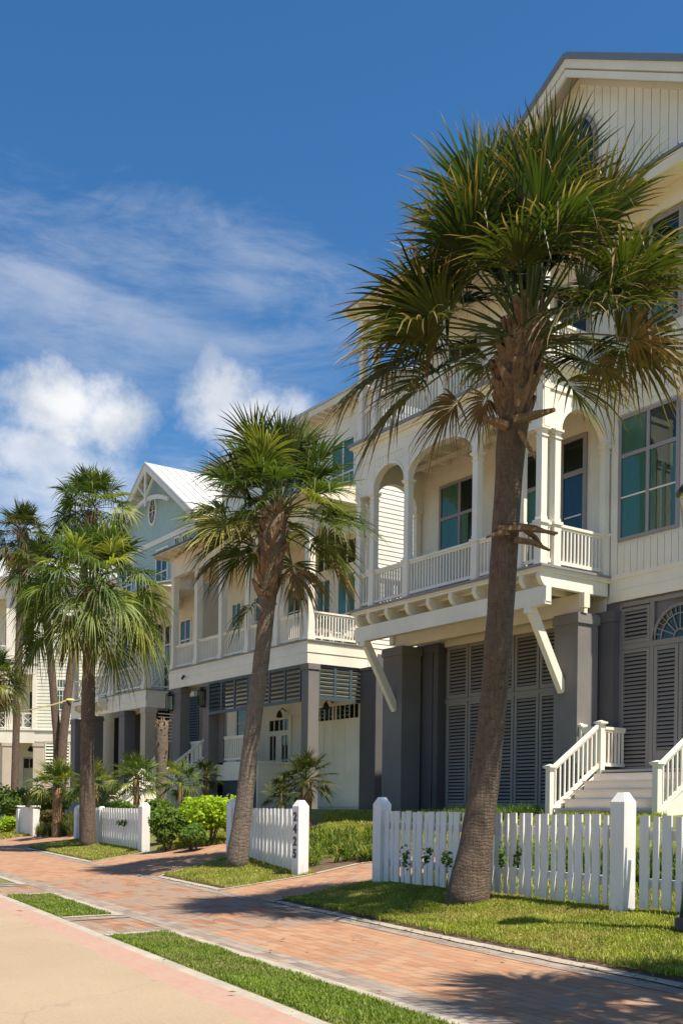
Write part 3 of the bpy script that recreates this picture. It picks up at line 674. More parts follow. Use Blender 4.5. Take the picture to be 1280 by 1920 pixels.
# pent roof across the foot of the gable, over the wing
m = MB(); m.prism([(YW - .86, 15.0), (YW, 15.42), (YW, 15.34), (YW - .86, 14.93)], 'x', XR + .2, XE + .12)
for i in range(5): m.prism([(YW - .86, 15.05), (YW, 15.47), (YW, 15.421), (YW - .86, 15.001)], 'x', XR + .3 + i*.52, XR + .33 + i*.52)
m.build('pent_roof', 'roofgrey', h1)
m = MB(); m.box(XR + .2, XE + .1, YW - .83, YW - .77, 14.66, 14.925); m.box(XR + .2, XE + .1, YW - .768, YW, 14.80, 14.85); m.box(XR + .02, XE, YW - .12, YW - .002, 14.45, 14.798); m.box(XR+.02, XE, YW - .16, YW - .122, 14.3, 14.5); m.build('cornice', 'soffit', h1)
# wing front: lapped frieze boards and grooved panel under the window
m = MB(TW)
for z0, z1, d in ((6.05, 6.30, .05), (6.305, 6.55, .04), (6.55, 6.66, .07), (10.40, 10.72, .03), (10.725, 11.02, .04), (11.02, 11.10, .065), (10.26, 10.395, .03), (11.62, 11.86, .03)):
    m.box(XR + .001, XE, 0, d, z0, z1)
m.box(XR + .001, XR + .19, 0, .028, 6.66, 10.26); m.build('frieze', 'white', h1)
boards(TW, XR + .2, XE, lambda x: 6.66, lambda x: 7.33, .19, .014, .02, 'white', h1, 'panel_boards')
boards(TW, XR + .2, XE, lambda x: 11.1, lambda x: 11.62, .19, .014, .02, 'white', h1, 'panel_boards')
W = window(h1, TW, -16.35, -14.70, 7.40, 10.21, (-15.53,), (9.31,), curt=((-16.28, -15.56, 7.45, 9.28, 'curtain'), (-16.28, -15.62, 9.34, 10.15, 'sheer'), (-15.50, -15.32, 7.45, 9.28, 'sheer'), (-14.94, -14.77, 7.45, 9.28, 'sheer'), (-15.2, -15.08, 7.45, 8.9, 'curtain')), thin=(('h', -16.27, -15.57, 8.38, 0), ('h', -15.49, -14.78, 8.38, 0)), mull=.085)
window(h1, TW, -16.35, -14.70, 11.92, 14.28, (-15.53,), (13.5,), curt=((-16.28, -15.7, 11.98, 13.45, 'curtain'), (-15.45, -14.9, 11.98, 13.45, 'curtain')), thin=(('h', -16.27, -15.57, 12.8, 0),), mull=.085)
# balcony floor, joists and beam
m = MB(); m.box(XL - .02, XR + .02, Y1 - .02, YW - .003, 6.50, 6.60); m.build('balcony_floor', 'white', h1)
m = MB(); m.box(XL - .07, XR + .07, Y1 - .08, YW - .07, 6.603, 6.655); m.build('floor_edge', 'deck', h1)
m = MB(); m.box(XL - .045, XR + .045, Y1 - .045, YW - .075, 6.55, 6.601); m.build('floor_moulding', 'soffit', h1)
def joist(x, w=.13):
    prof = [(YW - .08, 6.20), (YW - .08, 6.498), (Y1 - .0, 6.498), (Y1 - .02, 6.40)] + [(Y1 + .0 + .22*(1 - math.cos(t*math.pi/2)), 6.40 - .20*math.sin(t*math.pi/2)) for t in (.25, .5, .75, 1.0)]
    MB().prism(prof, 'x', x - w/2, x + w/2).build('joist', 'white', h1)
for x in (-23.5, -22.95, -22.15, -21.3, -20.45, -19.6, -18.75, -17.9, -17.2, -16.66): joist(x)
m = MB(); m.box(XL - .02, XR + .04, Y1 + .10, Y1 + .26, 5.86, 6.198); m.box(XL - .005, XR + .025, Y1 + .085, Y1 + .275, 5.80, 5.858); m.build('beam', 'white', h1)
m = MB(); m.box(XL + .1, XR - .1, 17.95, 18.15, 5.76, 6.198); m.box(XR - .11, XR + .06, 17.87, 18.05, 5.862, 6.198); m.box(XL - .05, XL + .12, 17.87, 18.05, 5.862, 6.198); m.build('beam', 'soffit', h1)
m = MB(); m.box(XL + .1, XR - .1, YW - .07, YW - .02, 5.72, 6.16); m.build('beam', 'soffit', h1)
MB().box(XL + .05, XR - .05, Y1 + .3, YW - .081, 6.44, 6.495).build('balcony_underside', 'soffit', h1)
for x in (-17.08, -23.3):
    m = MB(); m.bar((x, 17.83, 4.02), (x, Y1 + .18, 5.80), .15, .20, (0, 1, 0)); m.box(x - .10, x + .10, Y1 + .07, Y1 + .29, 5.66, 5.799); m.build('brace', 'white', h1)
for x0, x1 in ((-17.34, -16.62), (-23.85, -22.99)):
    m = MB(); m.box(x0, x1, 17.8, 18.45, .3, 5.52); m.box(x0 - .035, x1 + .035, 17.765, 18.485, 5.52, 5.72); m.box(x0 - .015, x1 + .015, 17.785, 18.465, 5.72, 5.758); m.build('pillar', 'greystucco', h1)
for x0, x1 in ((-16.98, -16.25), (-23.3, -22.6), (-22.55, -22.36)):
    m = MB(TW); m.box(x0, x1, 0, .26, .3, 5.58); m.box(x0 - .03, x1 + .03, 0, .29, 5.58, 5.82); m.build('pilaster', 'darkstucco', h1)
# arcade: front and both returns
zs, zt, zc = 9.66, 10.25, 10.52
cols = [-23.47, -22.87, -21.40, -18.80, -17.33, -16.72]
m = MB(TB)
arch_panel(m, -22.80, -21.47, zs, zt, zc, -.20, -.03); arch_panel(m, -21.33, -18.87, zs, zt + .02, zc, -.20, -.03, 20, 2.3); arch_panel(m, -18.73, -17.40, zs, zt, zc, -.20, -.03)
for a0, a1 in ((XL, -22.80), (-21.47, -21.33), (-18.87, -18.73), (-17.40, XR - .01)): m.box(a0, a1, -.2, -.03, zs, zc)
m.box(XL, XR - .01, -.2, -.03, zc, 11.0)
for a0, a1 in ((-22.80, -21.47), (-18.73, -17.40)): arch_trim(m, a0, a1, zs, zt, -.03, -.002, .09)
arch_trim(m, -21.33, -18.87, zs, zt + .02, -.03, -.002, .09, 20, 2.3)
m.box(XL - .01, XR + .0, -.03, -.003, 10.50, 10.545); m.box(XL - .01, XR + .0, -.03, -.008, 10.76, 10.79)
m.build('arcade', 'white', h1)
for c in cols: MB(TB).box(c - .10, c + .10, -.03, -.012, zs, 10.50).build('arcade_trim', 'white', h1)
def grooves(c0, c1):
    boards(front(Y1 + .028), c0, c1, lambda x: 10.30, lambda x: 10.495, .12, .014, .012, 'white', h1, 'spandrel_boards')
for c0, c1 in ((-22.75, -21.52), (-21.28, -18.92), (-18.68, -17.45)): grooves(c0, c1)
for T, X, sgn in ((right(XR), XR, 1), (left(XL), XL, -1)):
    m = MB(T)
    arch_panel(m, 17.17, YW - .22, zs, zt, zc, -.2, -.03); m.box(Y1 + .001, 17.17, -.2, -.03, zs, zc); m.box(YW - .22, YW - .001, -.2, -.03, zs, zc); m.box(Y1 + .001, YW - .001, -.2, -.03, zc, 11.0)
    arch_trim(m, 17.17, YW - .22, zs, zt, -.03, -.002, .09); m.box(Y1 + .002, YW - .06, -.03, -.003, 10.50, 10.545); m.box(Y1, YW - .05, -.03, -.008, 10.76, 10.79)
    m.build('return_arcade', 'white', h1)
    column(h1, T, 17.08, 6.655, 7.62, zs, -.11)
    column(h1, T, YW - .13, 6.655, 7.62, zs, -.11, .15, 'pilaster_column')
    railing(h1, T, 17.19, YW - .23, 6.655, 7.62, -.11); railing(h1, T, Y1 + .23, 16.97, 6.655, 7.62, -.11)
for c in cols: column(h1, TB, c, 6.655, 7.62, zs, -.11)
for a, b in zip(cols[:-1], cols[1:]): railing(h1, TB, a + .11, b - .11, 6.655, 7.62, -.11)
# balcony ceiling with beams, back wall openings
MB().box(XL + .2, XR - .2, Y1 + .2, YW - .001, 10.82, 10.9).build('balcony_ceiling', 'soffit', h1)
for i in range(9):
    x = XL + .5 + i*.78
    MB().box(x, x + .1, Y1 + .21, YW - .002, 10.66, 10.818).build('ceiling_beam', 'white', h1)
for y in (17.35, 18.15): MB().box(XL + .21, XR - .21, y, y + .09, 10.56, 10.658).build('ceiling_beam', 'white', h1)
window(h1, TW, -22.66, -21.05, 7.35, 10.16, (-21.82,), (9.24,), curt=((-22.6, -21.86, 7.4, 9.2, 'curtain'), (-22.58, -21.9, 9.3, 10.1, 'sheer'), (-21.78, -21.5, 7.4, 9.2, 'sheer')), mull=.085)
window(h1, TW, -20.35, -18.85, 6.66, 10.16, (-19.6,), (9.24,), curt=((-20.25, -19.7, 6.75, 9.2, 'sheer'), (-19.4, -18.95, 6.75, 9.2, 'curtain')), mull=.11, name='french_door')
dr = window(h1, TW, -18.15, -17.32, 6.66, 10.17, (), (9.30,), curt=((-18.05, -17.42, 6.8, 9.2, 'blind'),), thin=(('h', -18.0, -17.47, 8.28, 0),), fwid=.10, mull=.12, name='glazed_door')
# upper gallery
m = MB(); m.box(XL - .16, XR + .16, Y1 - .16, YW - .07, 11.055, 11.13); m.build('gallery_floor_edge', 'deck', h1)
m = MB(); m.box(XL - .12, XR + .12, Y1 - .12, YW - .072, 11.0, 11.053); m.box(XL - .05, XR + .05, Y1 - .05, YW - .074, 10.94, 10.998); m.build('gallery_moulding', 'white', h1)
for c in (-23.47, -22.87, -20.1, -17.33, -16.72):
    m = MB(TB); m.box(c - .10, c + .10, -.22, -.02, 11.13, 12.15); m.box(c - .085, c + .085, -.205, -.035, 12.15, 14.4); m.box(c - .13, c + .13, -.25, .01, 14.25, 14.4); m.build('gallery_post', 'white', h1)
for a, b in ((-23.37, -22.97), (-22.77, -20.2), (-20.0, -17.43), (-17.23, -16.82)): railing(h1, TB, a, b, 11.13, 12.05, -.12)
for T in (right(XR), left(XL)):
    railing(h1, T, Y1 + .23, YW - .03, 11.13, 12.05, -.12)
m = MB(); m.prism([(Y1 - .32, 14.80), (YW, 15.45), (YW, 15.40), (Y1 - .32, 14.755)], 'x', XL - .34, XR + .3); m.build('porch_roof', 'roofgrey', h1)
m = MB(); m.box(XL, XR - .02, Y1 + .03, Y1 + .22, 14.4, 14.70); m.box(XL, XL + .2, Y1 + .221, YW - .003, 14.4, 14.70); m.box(XR - .22, XR - .02, Y1 + .221, YW - .003, 14.4, 14.70); m.box(XL - .3, XR + .27, Y1 - .29, YW - .17, 14.70, 14.752)
for i in range(14):
    x = XL - .2 + i*.53; m.box(x, x + .09, Y1 - .27, Y1 + .028, 14.58, 14.698)
m.build('cornice', 'soffit', h1)
for a0, a1 in ((-22.6, -21.1), (-20.3, -18.9), (-18.4, -17.3)): window(h1, TW, a0, a1, 11.35, 13.9, ((a0+a1)/2,), (13.1,), curt=((a0+.1, (a0+a1)/2-.05, 11.4, 13.05, 'curtain'),))
m = MB(TW)
m.box(XL + .03, XR, 0, .022, 13.9, 14.39); m.box(XL + .03, XR, 0, .02, 10.2, 10.5); m.build('frieze', 'white', h1)
# ground floor: bifold louvers and trim
m = MB(TW); m.box(-22.34, -17.9, .005, .03, 4.19, 4.29); m.box(-22.34, -17.9, .0, .035, 5.70, 5.74); m.build('transom_rail', 'shutter', h1)
for i in range(5):
    a = -22.22 + i*.87
    shutter(h1, TW, a, a + .84, 4.295, 5.70); shutter(h1, TW, a, a + .84, 1.30, 4.185, bot=.2)
shutter(h1, TW, -16.20, -15.42, 5.06, 5.86, .07); shutter(h1, TW, -16.20, -15.42, 2.23, 4.92, .07)
m = MB(TW)
m.box(-16.24, -13.0, 0, .04, 4.93, 5.055); m.box(-15.41, -15.30, .0, .055, 2.22, 4.928); m.box(-13.98, -13.87, .0, .055, 2.22, 4.928); m.box(-15.41, -15.3, 0, .05, 5.056, 5.95); m.box(-16.245, -16.205, 0, .06, 2.22, 5.95)
m.box(-16.2, -13, 0, .045, 5.9, 5.99); m.build('door_frame', 'shutter', h1)
for a in (-15.29, -14.63): shutter(h1, TW, a, a + .64, 2.23, 4.92, .09, name='louvered_door', bot=.42)
# fanlight
m = MB(TW); cx, cz, r = -14.62, 5.06, .66
def ring(m, r0, r1, d0, d1, n=24):
    vs = []; fs = []
    for i in range(n+1):
        t = math.pi*i/n; c, s = math.cos(t), math.sin(t)
        vs += [(cx + r0*c, d1, cz + r0*s), (cx + r1*c, d1, cz + r1*s), (cx + r0*c, d0, cz + r0*s), (cx + r1*c, d0, cz + r1*s)]
    for i in range(n):
        o = 4*i; fs += [(o, o+4, o+5, o+1), (o, o+2, o+6, o+4), (o+1, o+5, o+7, o+3)]
    m.add(vs, fs)
ring(m, r, r + .06, .0, .05); ring(m, r*.74, r*.74 + .028, .015, .042); ring(m, r*.22, r*.22 + .03, .015, .042, 12)
for k in range(1, 8):
    t = math.pi*k/8; c, s = math.cos(t), math.sin(t); m.bar((cx + r*.25*c, .03, cz + r*.25*s), (cx + r*.74*c, .03, cz + r*.74*s), .028, .022, (0, 1, 0))
for k in range(1, 16):
    t = math.pi*k/16; c, s = math.cos(t), math.sin(t); m.bar((cx + r*.77*c, .03, cz + r*.77*s), (cx + r*c, .03, cz + r*s), .022, .02, (0, 1, 0))
fl = m.build('fanlight', 'shutter', h1)
MB(TW).add([(cx + r*math.cos(math.pi*i/24), .012, cz + r*math.sin(math.pi*i/24)) for i in range(25)], [tuple(range(25))]).build('pane', 'glass', fl, recalc=False)
MB(TW).add([(cx + r*math.cos(math.pi*i/24), .007, cz + r*math.sin(math.pi*i/24)) for i in range(25)], [tuple(range(25))]).build('dark_interior', 'dark', fl, recalc=False)
lantern(h1, TW, -16.78, 4.50, .72, .22, .26)
# stair and landing
XS0, XS1 = -16.1, -13.3
MB().box(-17.3, -12.4, 18.0, YW - .03, 1.0, 2.17).build('landing_base', 'greystucco', h1)
MB().box(-17.32, -12.38, 17.96, YW - .02, 2.17, 2.22).build('landing', 'tread', h1)
m = MB(); nst = 6; ys = np.linspace(16.5, 17.96, nst); zz = np.linspace(1.17, 2.17, nst)
for i in range(nst-1):
    y0 = float(ys[i]); y1 = float(ys[i+1]); z = float(zz[i+1]); last = i == nst-2
    m.box(XS0 + .09, XS1 - .09, y0 + .02, y0 + .04, .6, z - .041)
    if not last: m.box(XS0 + .07, XS1 - .07, y0 - .02, y1 + .019, z - .04, z)
m.build('stair', 'tread', h1)
for x in (XS0, XS1):
    m = MB(); m.prism([(16.46, .9), (17.95, .9), (17.95, 2.16), (16.46, 1.26)], 'x', x - .03, x + .03); m.build('stringer', 'white', h1)
    stair_rail(h1, (x, 16.53, 1.24), (x, 17.93, 2.22), .98, .10, 10)
    newel(h1, x, 16.45, .9, 2.30); newel(h1, x, 18.0, 2.1, 3.32)
newel(h1, -16.62, 17.93, 2.1, 3.28, .12)
railing(h1, right(XS0), 18.07, YW - .03, 2.22, 3.18, 0, .1); railing(h1, front(17.95), -16.56, -16.17, 2.22, 3.18, 0, .1)

# ------------------------------------------------------------------ house 2: cream house with the long square-posted porch
def oY(px, py, Y):
    r = ray(px, py); t = Y/r[1]; return Vector((r[0]*t, Y, HC + r[2]*t))
def oX(px, py, X):
    r = ray(px, py); t = X/r[0]; return Vector((X, r[1]*t, HC + r[2]*t))
h2 = thing('beach_house', 'cream house with a long square-posted porch, slate blue louvers and a tall garage door', 'house', (-36.5, 22, 1.3), group='houses along the street')
Y2, YB = 19.9, 22.5; xl, xr = -42.0, -31.03; TP = front(Y2); TK = front(YB)
m = MB(); m.box(-42.3, xr, YB, 35, 6.2, 16.15); m.box(-42.3, xr, YB + .001, 35, .4, 6.199); m.build('wall', 'cream', h2)
laps(right(xr), YB + .15, 34.8, 7.1, 16.0, .17, 'lap', h2)
MB().box(xr + .0, xr + .03, YB + .001, YB + .15, 7.1, 16.0).build('corner_board', 'white', h2)
m = MB(); m.prism([(21.75, 16.42), (29, 19.6), (35.4, 16.42), (35.4, 16.34), (29, 19.52), (21.75, 16.34)], 'x', -42.9, xr + .55); m.build('roof', 'roofwhite', h2)
m = MB(); m.box(-42.85, xr + .5, 21.82, 21.86, 16.12, 16.335); m.box(-42.85, xr + .5, 21.861, YB + .3, 16.20, 16.24); m.box(-42.28, xr, YB - .06, YB - .002, 15.8, 16.198)
for i in range(26):
    x = -42.7 + i*.47; m.box(x, x + .07, 21.865, YB - .061, 16.08, 16.198)
m.build('cornice', 'soffit', h2)
window(h2, TK, -33.55, -31.95, 12.2, 15.05, (-32.75,), (13.75,), frame='white', curt=((-33.4, -32.1, 12.3, 14.9, 'curtain'),), fwid=.1, thin=(('v', -33.15, 0, 12.3, 13.7), ('v', -32.35, 0, 12.3, 13.7)))
window(h2, TK, -34.9, -34.1, 11.9, 13.5, (), (12.8,), frame='white', curt=((-34.8, -34.2, 12, 13.4, 'curtain'),), fwid=.09)
# arched upper window
m = MB(TK); cx0, cx1 = -36.75, -35.5
arch_trim(m, cx0, cx1, 13.9, 14.5, 0, .07, .16, 18)
m.box(cx0 - .12, cx0, 0, .07, 12.2, 13.9); m.box(cx1, cx1 + .12, 0, .07, 12.2, 13.9); m.box(cx0 - .12, cx1 + .12, 0, .08, 12.1, 12.198); m.box((cx0+cx1)/2 - .03, (cx0+cx1)/2 + .03, .0, .05, 12.2, 14.45)
aw = m.build('arched_window', 'white', h2)
P = [(cx0, .02, 12.2), (cx1, .02, 12.2)] + [((cx0+cx1)/2 + (cx1-cx0)/2*math.cos(math.pi*i/16), .02, 13.9 + .6*math.sin(math.pi*i/16)) for i in range(17)]
MB(TK).add(P, [tuple(range(len(P)))]).build('pane', 'glass', aw, recalc=False)
MB(TK).add([(p[0], .012, p[2]) for p in P], [tuple(range(len(P)))]).build('curtain', 'sheer', aw, recalc=False)
# porch
MB().box(xl, xr, Y2 + .0, YB - .001, 6.98, 7.10).build('porch_floor', 'white', h2)
MB().box(xl - .06, xr + .06, Y2 - .06, YB - .02, 7.10, 7.145).build('floor_edge', 'deck', h2)
m = MB(); m.box(xl, xr, Y2, Y2 + .06, 6.32, 6.975); m.box(xr - .06, xr, Y2 + .061, YB - .02, 6.32, 6.975); m.box(xl, xl + .06, Y2 + .061, YB - .02, 6.32, 6.975)
m.box(xl - .02, xr + .02, Y2 - .02, Y2 - .001, 6.70, 6.97); m.box(xr + .001, xr + .02, Y2, YB - .02, 6.70, 6.97); m.build('fascia', 'white', h2)
MB().box(xl + .07, xr - .07, Y2 + .07, YB - .03, 6.38, 6.44).build('porch_underside', 'soffit', h2)
posts = [-41.82, -39.62, -37.5, -35.37, -33.25, -31.17]
for x in posts:
    m = MB(TP); m.box(x - .13, x + .13, -.28, -.02, 7.145, 11.1); m.box(x - .16, x + .16, -.31, .01, 7.145, 7.36); m.box(x - .15, x + .15, -.3, .0, 10.98, 11.1); m.build('post', 'white', h2)
for a, b in zip(posts[:-1], posts[1:]): railing(h2, TP, a + .14, b - .14, 7.145, 8.17, -.15, .125)
railing(h2, right(xr), Y2 + .29, YB - .03, 7.145, 8.17, -.15, .125); railing(h2, left(xl), Y2 + .29, YB - .03, 7.145, 8.17, -.15, .125)
m = MB(); m.box(xl, xr, Y2 + .02, Y2 + .26, 11.1, 11.95); m.box(xr - .24, xr, Y2 + .261, YB - .002, 11.1, 11.95); m.box(xl, xl + .24, Y2 + .261, YB - .002, 11.1, 11.95); m.build('porch_beam', 'white', h2)
m = MB(); m.box(xl + .25, xr - .25, Y2 + .27, YB - .002, 11.5, 11.55); m.build('porch_ceiling', 'soffit', h2)
m = MB(); m.prism([(Y2 - .72, 12.08), (YB, 13.1), (YB, 13.04), (Y2 - .72, 12.02)], 'x', xl - .42, xr + .6); m.build('porch_roof', 'roofgrey', h2)
m = MB(); m.box(xl - .39, xr + .57, Y2 - .69, YB - .004, 11.955, 12.0)
for x in (xl - .37, xr + .50): m.prism([(Y2 - .66, 12.001), (Y2 - .66, 12.04), (YB - .005, 13.03), (YB - .005, 12.001)], 'x', x, x + .05)
for i in range(16):
    x = xl - .25 + i*.74; m.box(x, x + .07, Y2 - .67, Y2 + .018, 11.86, 11.953)
m.build('porch_soffit', 'soffit', h2)
for a0, a1 in ((-34.45, -33.42), (-33.05, -31.75)):
    window(h2, TK, a0, a1, 7.16, 10.05, ((a0+a1)/2,), (8.5,), frame='white', curt=((a0+.1, a1-.1, 7.25, 9.95, 'curtain'),), fwid=.1, mull=.05)
    window(h2, TK, a0, a1, 10.25, 11.3, ((a0+a1)/2,), (), frame='white', fwid=.1, mull=.05)
for a0, a1 in ((-41.2, -40.3), (-39.6, -38.6), (-38.2, -37.3), (-36.6, -35.5)):
    window(h2, TK, a0, a1, 7.3, 10.2, ((a0+a1)/2,), (9.1,), frame='white', curt=((a0+.1, (a0+a1)/2, 7.4, 10.1, 'curtain'),), fwid=.1, mull=.05)
p = oY(567, 1105, YB); lantern(h2, TK, p.x, p.z - .45, .85, .3, 0)
# piers, louver panels
for x0, x1 in ((-31.48, -31.04), (-38.95, -38.42), (-41.75, -41.0)):
    m = MB(TP); m.box(x0, x1, -.50, -.06, .4, 6.12); m.box(x0 - .03, x1 + .03, -.53, -.03, 6.12, 6.319); m.build('pier', 'greystucco', h2)
m = MB(); m.box(xr + .002, xr + .95, 22.15, 22.9, .4, 6.2); m.box(xr + .002, xr + 1.0, 22.10, 22.95, 6.2, 6.31); m.build('pier', 'darkstucco', h2)  # pier added for its shade: a dark street-facing side next to the garage
MB().box(xr - .4, xr + .03, 22.901, 34.9, .4, 6.9).build('side_wall', 'darkstucco', h2)  # grey stucco wall; its shade is put into the darker colour
def louvers(T, a0, a1, z0, z1, n, d=-.1):
    m = MB(lambda a, dd, z: T(a, dd + d, z)); w = (a1 - a0)/n
    m.box(a0, a1, .0, .06, z0, z0 + .12); m.box(a0, a1, 0, .06, z1 - .09, z1)
    for i in range(n+1):
        x = a0 + i*w; m.box(max(a0, x - .05), min(a1, x + .05), 0, .058, z0 + .12, z1 - .09)
    k = 7; h = (z1 - z0 - .21)/k
    for i in range(n):
        for j in range(k):
            zc = z0 + .12 + (j + .5)*h; xa, xb = a0 + i*w + .05, a0 + (i+1)*w - .05
            m.add([(xa, -.05, zc + h*.42), (xb, -.05, zc + h*.42), (xb, .045, zc - h*.18), (xa, .045, zc - h*.18), (xa, -.05, zc + h*.52), (xb, -.05, zc + h*.52), (xb, .05, zc - h*.08), (xa, .05, zc - h*.08)],
                  [(0,1,2,3), (4,7,6,5), (0,4,5,1), (2,6,7,3), (0,3,7,4), (1,5,6,2)])
    m.build('louver_panel', 'bluegrey', h2)
louvers(TP, -38.40, -35.25, 5.0, 6.318, 3); louvers(TP, -34.75, -31.52, 5.02, 6.318, 3)
MB(TP).box(-35.24, -34.76, -.4, -.05, 4.95, 6.318).build('panel_post', 'bluegrey', h2)
louvers(right(xr), Y2 + .52, YB - .05, 5.08, 6.318, 3)
# garage wall
laps(TK, -31.40, xr - .01, 1.3, 5.0, .16, 'lap', h2, 'lap_siding', .002); laps(TK, -36.1, -34.62, 1.3, 5.0, .16, 'lap', h2, 'lap_siding', .002)
m = MB(TK); m.box(-34.5, -31.46, .0, .05, 1.36, 4.62); m.box(-34.5, -31.46, 0, .05, 5.14, 5.25)
for x in (-34.5, -33.25, -33.05, -31.55): m.box(x, x + .09, 0, .049, 4.62, 5.14)
for x in (-34.35, -33.75, -33.0, -32.25): m.box(x, x + .62, .05, .058, 1.5, 2.9); m.box(x, x + .62, .05, .058, 3.0, 4.4)
g = m.build('garage_door', 'white', h2)
MB(TK).quad(-34.4, -31.5, .015, 4.63, 5.13).build('pane', 'glass', g, recalc=False); MB(TK).quad(-34.4, -31.5, .008, 4.63, 5.13).build('dark_interior', 'dark', g, recalc=False)
m = MB(TK)
for x in (-34.1, -33.8, -33.5, -32.75, -32.45, -32.15, -31.85): m.box(x, x + .035, .02, .04, 4.622, 5.138)
m.build('glazing_bar', 'white', g)
m = MB(TK); m.box(-38.0, -36.2, 0, .03, 1.34, 1.5)
m.box(-38.05, -36.15, .0, .06, 4.22, 4.42); m.box(-38.05, -36.15, 0, .06, 4.86, 5.0); m.box(-38.05, -37.93, 0, .06, 1.5, 4.22); m.box(-36.27, -36.15, 0, .06, 1.5, 4.22); m.box(-37.2, -37.0, 0, .05, 1.5, 4.22)
m.box(-38.05, -37.85, 0, .06, 4.42, 4.86); m.box(-36.35, -36.15, 0, .06, 4.42, 4.86)
for x in (-37.5, -37.1, -36.7): m.box(x, x + .04, 0, .05, 4.42, 4.86)
for x0, x1 in ((-37.93, -37.2), (-37.0, -36.27)):
    m.box(x0, x1, 0, .045, 1.5, 2.3); m.box(x0, x0 + .12, 0, .045, 2.3, 4.22); m.box(x1 - .12, x1, 0, .045, 2.3, 4.22); m.box((x0+x1)/2 - .02, (x0+x1)/2 + .02, 0, .04, 2.3, 4.22); m.box(x0 + .12, (x0+x1)/2 - .021, 0, .04, 3.2, 3.24); m.box((x0+x1)/2 + .021, x1 - .12, 0, .04, 3.2, 3.24)
g = m.build('french_door', 'white', h2)
MB(TK).quad(-37.95, -36.25, .012, 2.3, 4.86).build('pane', 'glass', g, recalc=False); MB(TK).quad(-37.95, -36.25, .006, 2.3, 4.86).build('dark_interior', 'dark', g, recalc=False)
for px, py in ((612, 1322), (525, 1338)):
    p = oY(px, py, YB - .3); m = MB(); m.tube([(p.x, YB - .01, p.z + .1), (p.x, YB - .2, p.z + .22), (p.x, YB - .34, p.z + .08)], [.025]*3, 6)
    m.tube([(p.x, YB - .34, p.z + .1), (p.x + .05, YB - .36, p.z + .02), (p.x + .12, YB - .4, p.z - .12)], [.04, .09, .13], 10); m.build('floodlight', 'blackmetal', h2)
# raised deck behind the stair
xd0, xd1 = -41.0, -35.3
MB().box(-41.9, xd1, Y2 + .5, YB - .002, 2.95, 3.08).build('deck', 'white', h2)
MB().box(-38.4, xd1, Y2 + .46, Y2 + .499, 2.36, 3.0).build('deck_fascia', 'white', h2)
MB().box(-38.41, xd1 + .02, Y2 + .5, Y2 + .56, .6, 2.95).build('navy_panel', 'navy', h2)
MB().box(-41.9, -38.96, Y2 + .45, Y2 + .5, .6, 2.95).build('deck_wall', 'greystucco', h2)
MB().box(xd1 + .021, xd1 + .09, Y2 + .5, YB - .003, .6, 2.94).build('deck_wall', 'cream', h2)
railing(h2, TP, -37.95, xd1 - .02, 3.08, 4.12, -.55, .17, .06); railing(h2, TP, -40.95, -38.96, 3.08, 4.05, -.55, .15, .05)
MB(TP).box(-38.41, -37.97, -.56, -.5, .6, 6.3).build('deck_wall', 'greystucco', h2)
for a0, a1 in ((-38.3, -37.9), (-40.4, -39.6)): pass
p0 = oY(405, 1340, YB); p1_ = oY(425, 1340, YB); window(h2, TK, p0.x, p1_.x, 3.3, 5.7, (), (4.6,), frame='tan', curt=((p0.x+.1, p1_.x-.1, 3.4, 4.6, 'sheer'),), fwid=.09)
p0 = oY(445, 1340, YB); p1_ = oY(470, 1340, YB); window(h2, TK, p0.x, p1_.x, 3.3, 5.7, (), (4.9,), frame='tan', curt=((p0.x+.3, p1_.x-.3, 3.4, 4.6, 'blind'),), fwid=.09)
shutter(h2, front(YB - .6), oY(344, 1340, YB-.6).x, oY(374, 1340, YB-.6).x, 3.1, 6.3, .06, .12, 'navy', 'dark_louvered_screen')
for px, py, T in ((378, 1310, TP), (318, 1318, TP)):
    p = oY(px, py, Y2 - .1); lantern(h2, T, p.x, p.z - .35, .85, .24, -.06)
p = oY(347, 1268, Y2); m = MB(TP); m.box(p.x - .12, p.x + .02, .02, .07, p.z - .04, p.z + .04); m.bar((p.x, .05, p.z), (p.x + .12, .2, p.z - .14), .07, .07); m.build('security_camera', 'blackmetal', h2)
# stair up to the deck
a, b = oX(382, 1387, -38.55), oX(235, 1505, -38.55); c, e = oX(300, 1411, -40.3), oX(214, 1494, -40.3)
for (q, r_) in ((a, b), (c, e)):
    zu = Vector((0, 0, .86)); stair_rail(h2, r_ - zu, q - zu, .86, .14, 17, bw=.05)
    newel(h2, r_.x, r_.y - .1, .5, r_.z + .08, .15)
m = MB(); n = 11
for i in range(n):
    f0, f1 = i/n, (i+1)/n; y0 = b.y + (a.y - b.y)*f0; y1 = b.y + (a.y - b.y)*f1; z = 1.25 + (3.05 - 1.25)*f1
    m.box(-40.24, -38.61, y0, y1 + .02, z - .045, z); m.box(-40.2, -38.65, y0 + .03, y0 + .05, z - .2, z - .046)
m.build('stair', 'tread', h2)
for x in (-38.55, -40.3): MB().prism([(b.y, .6), (a.y, .6), (a.y, 3.05), (b.y, 1.35)], 'x', x - .03, x + .03).build('stringer', 'white', h2)

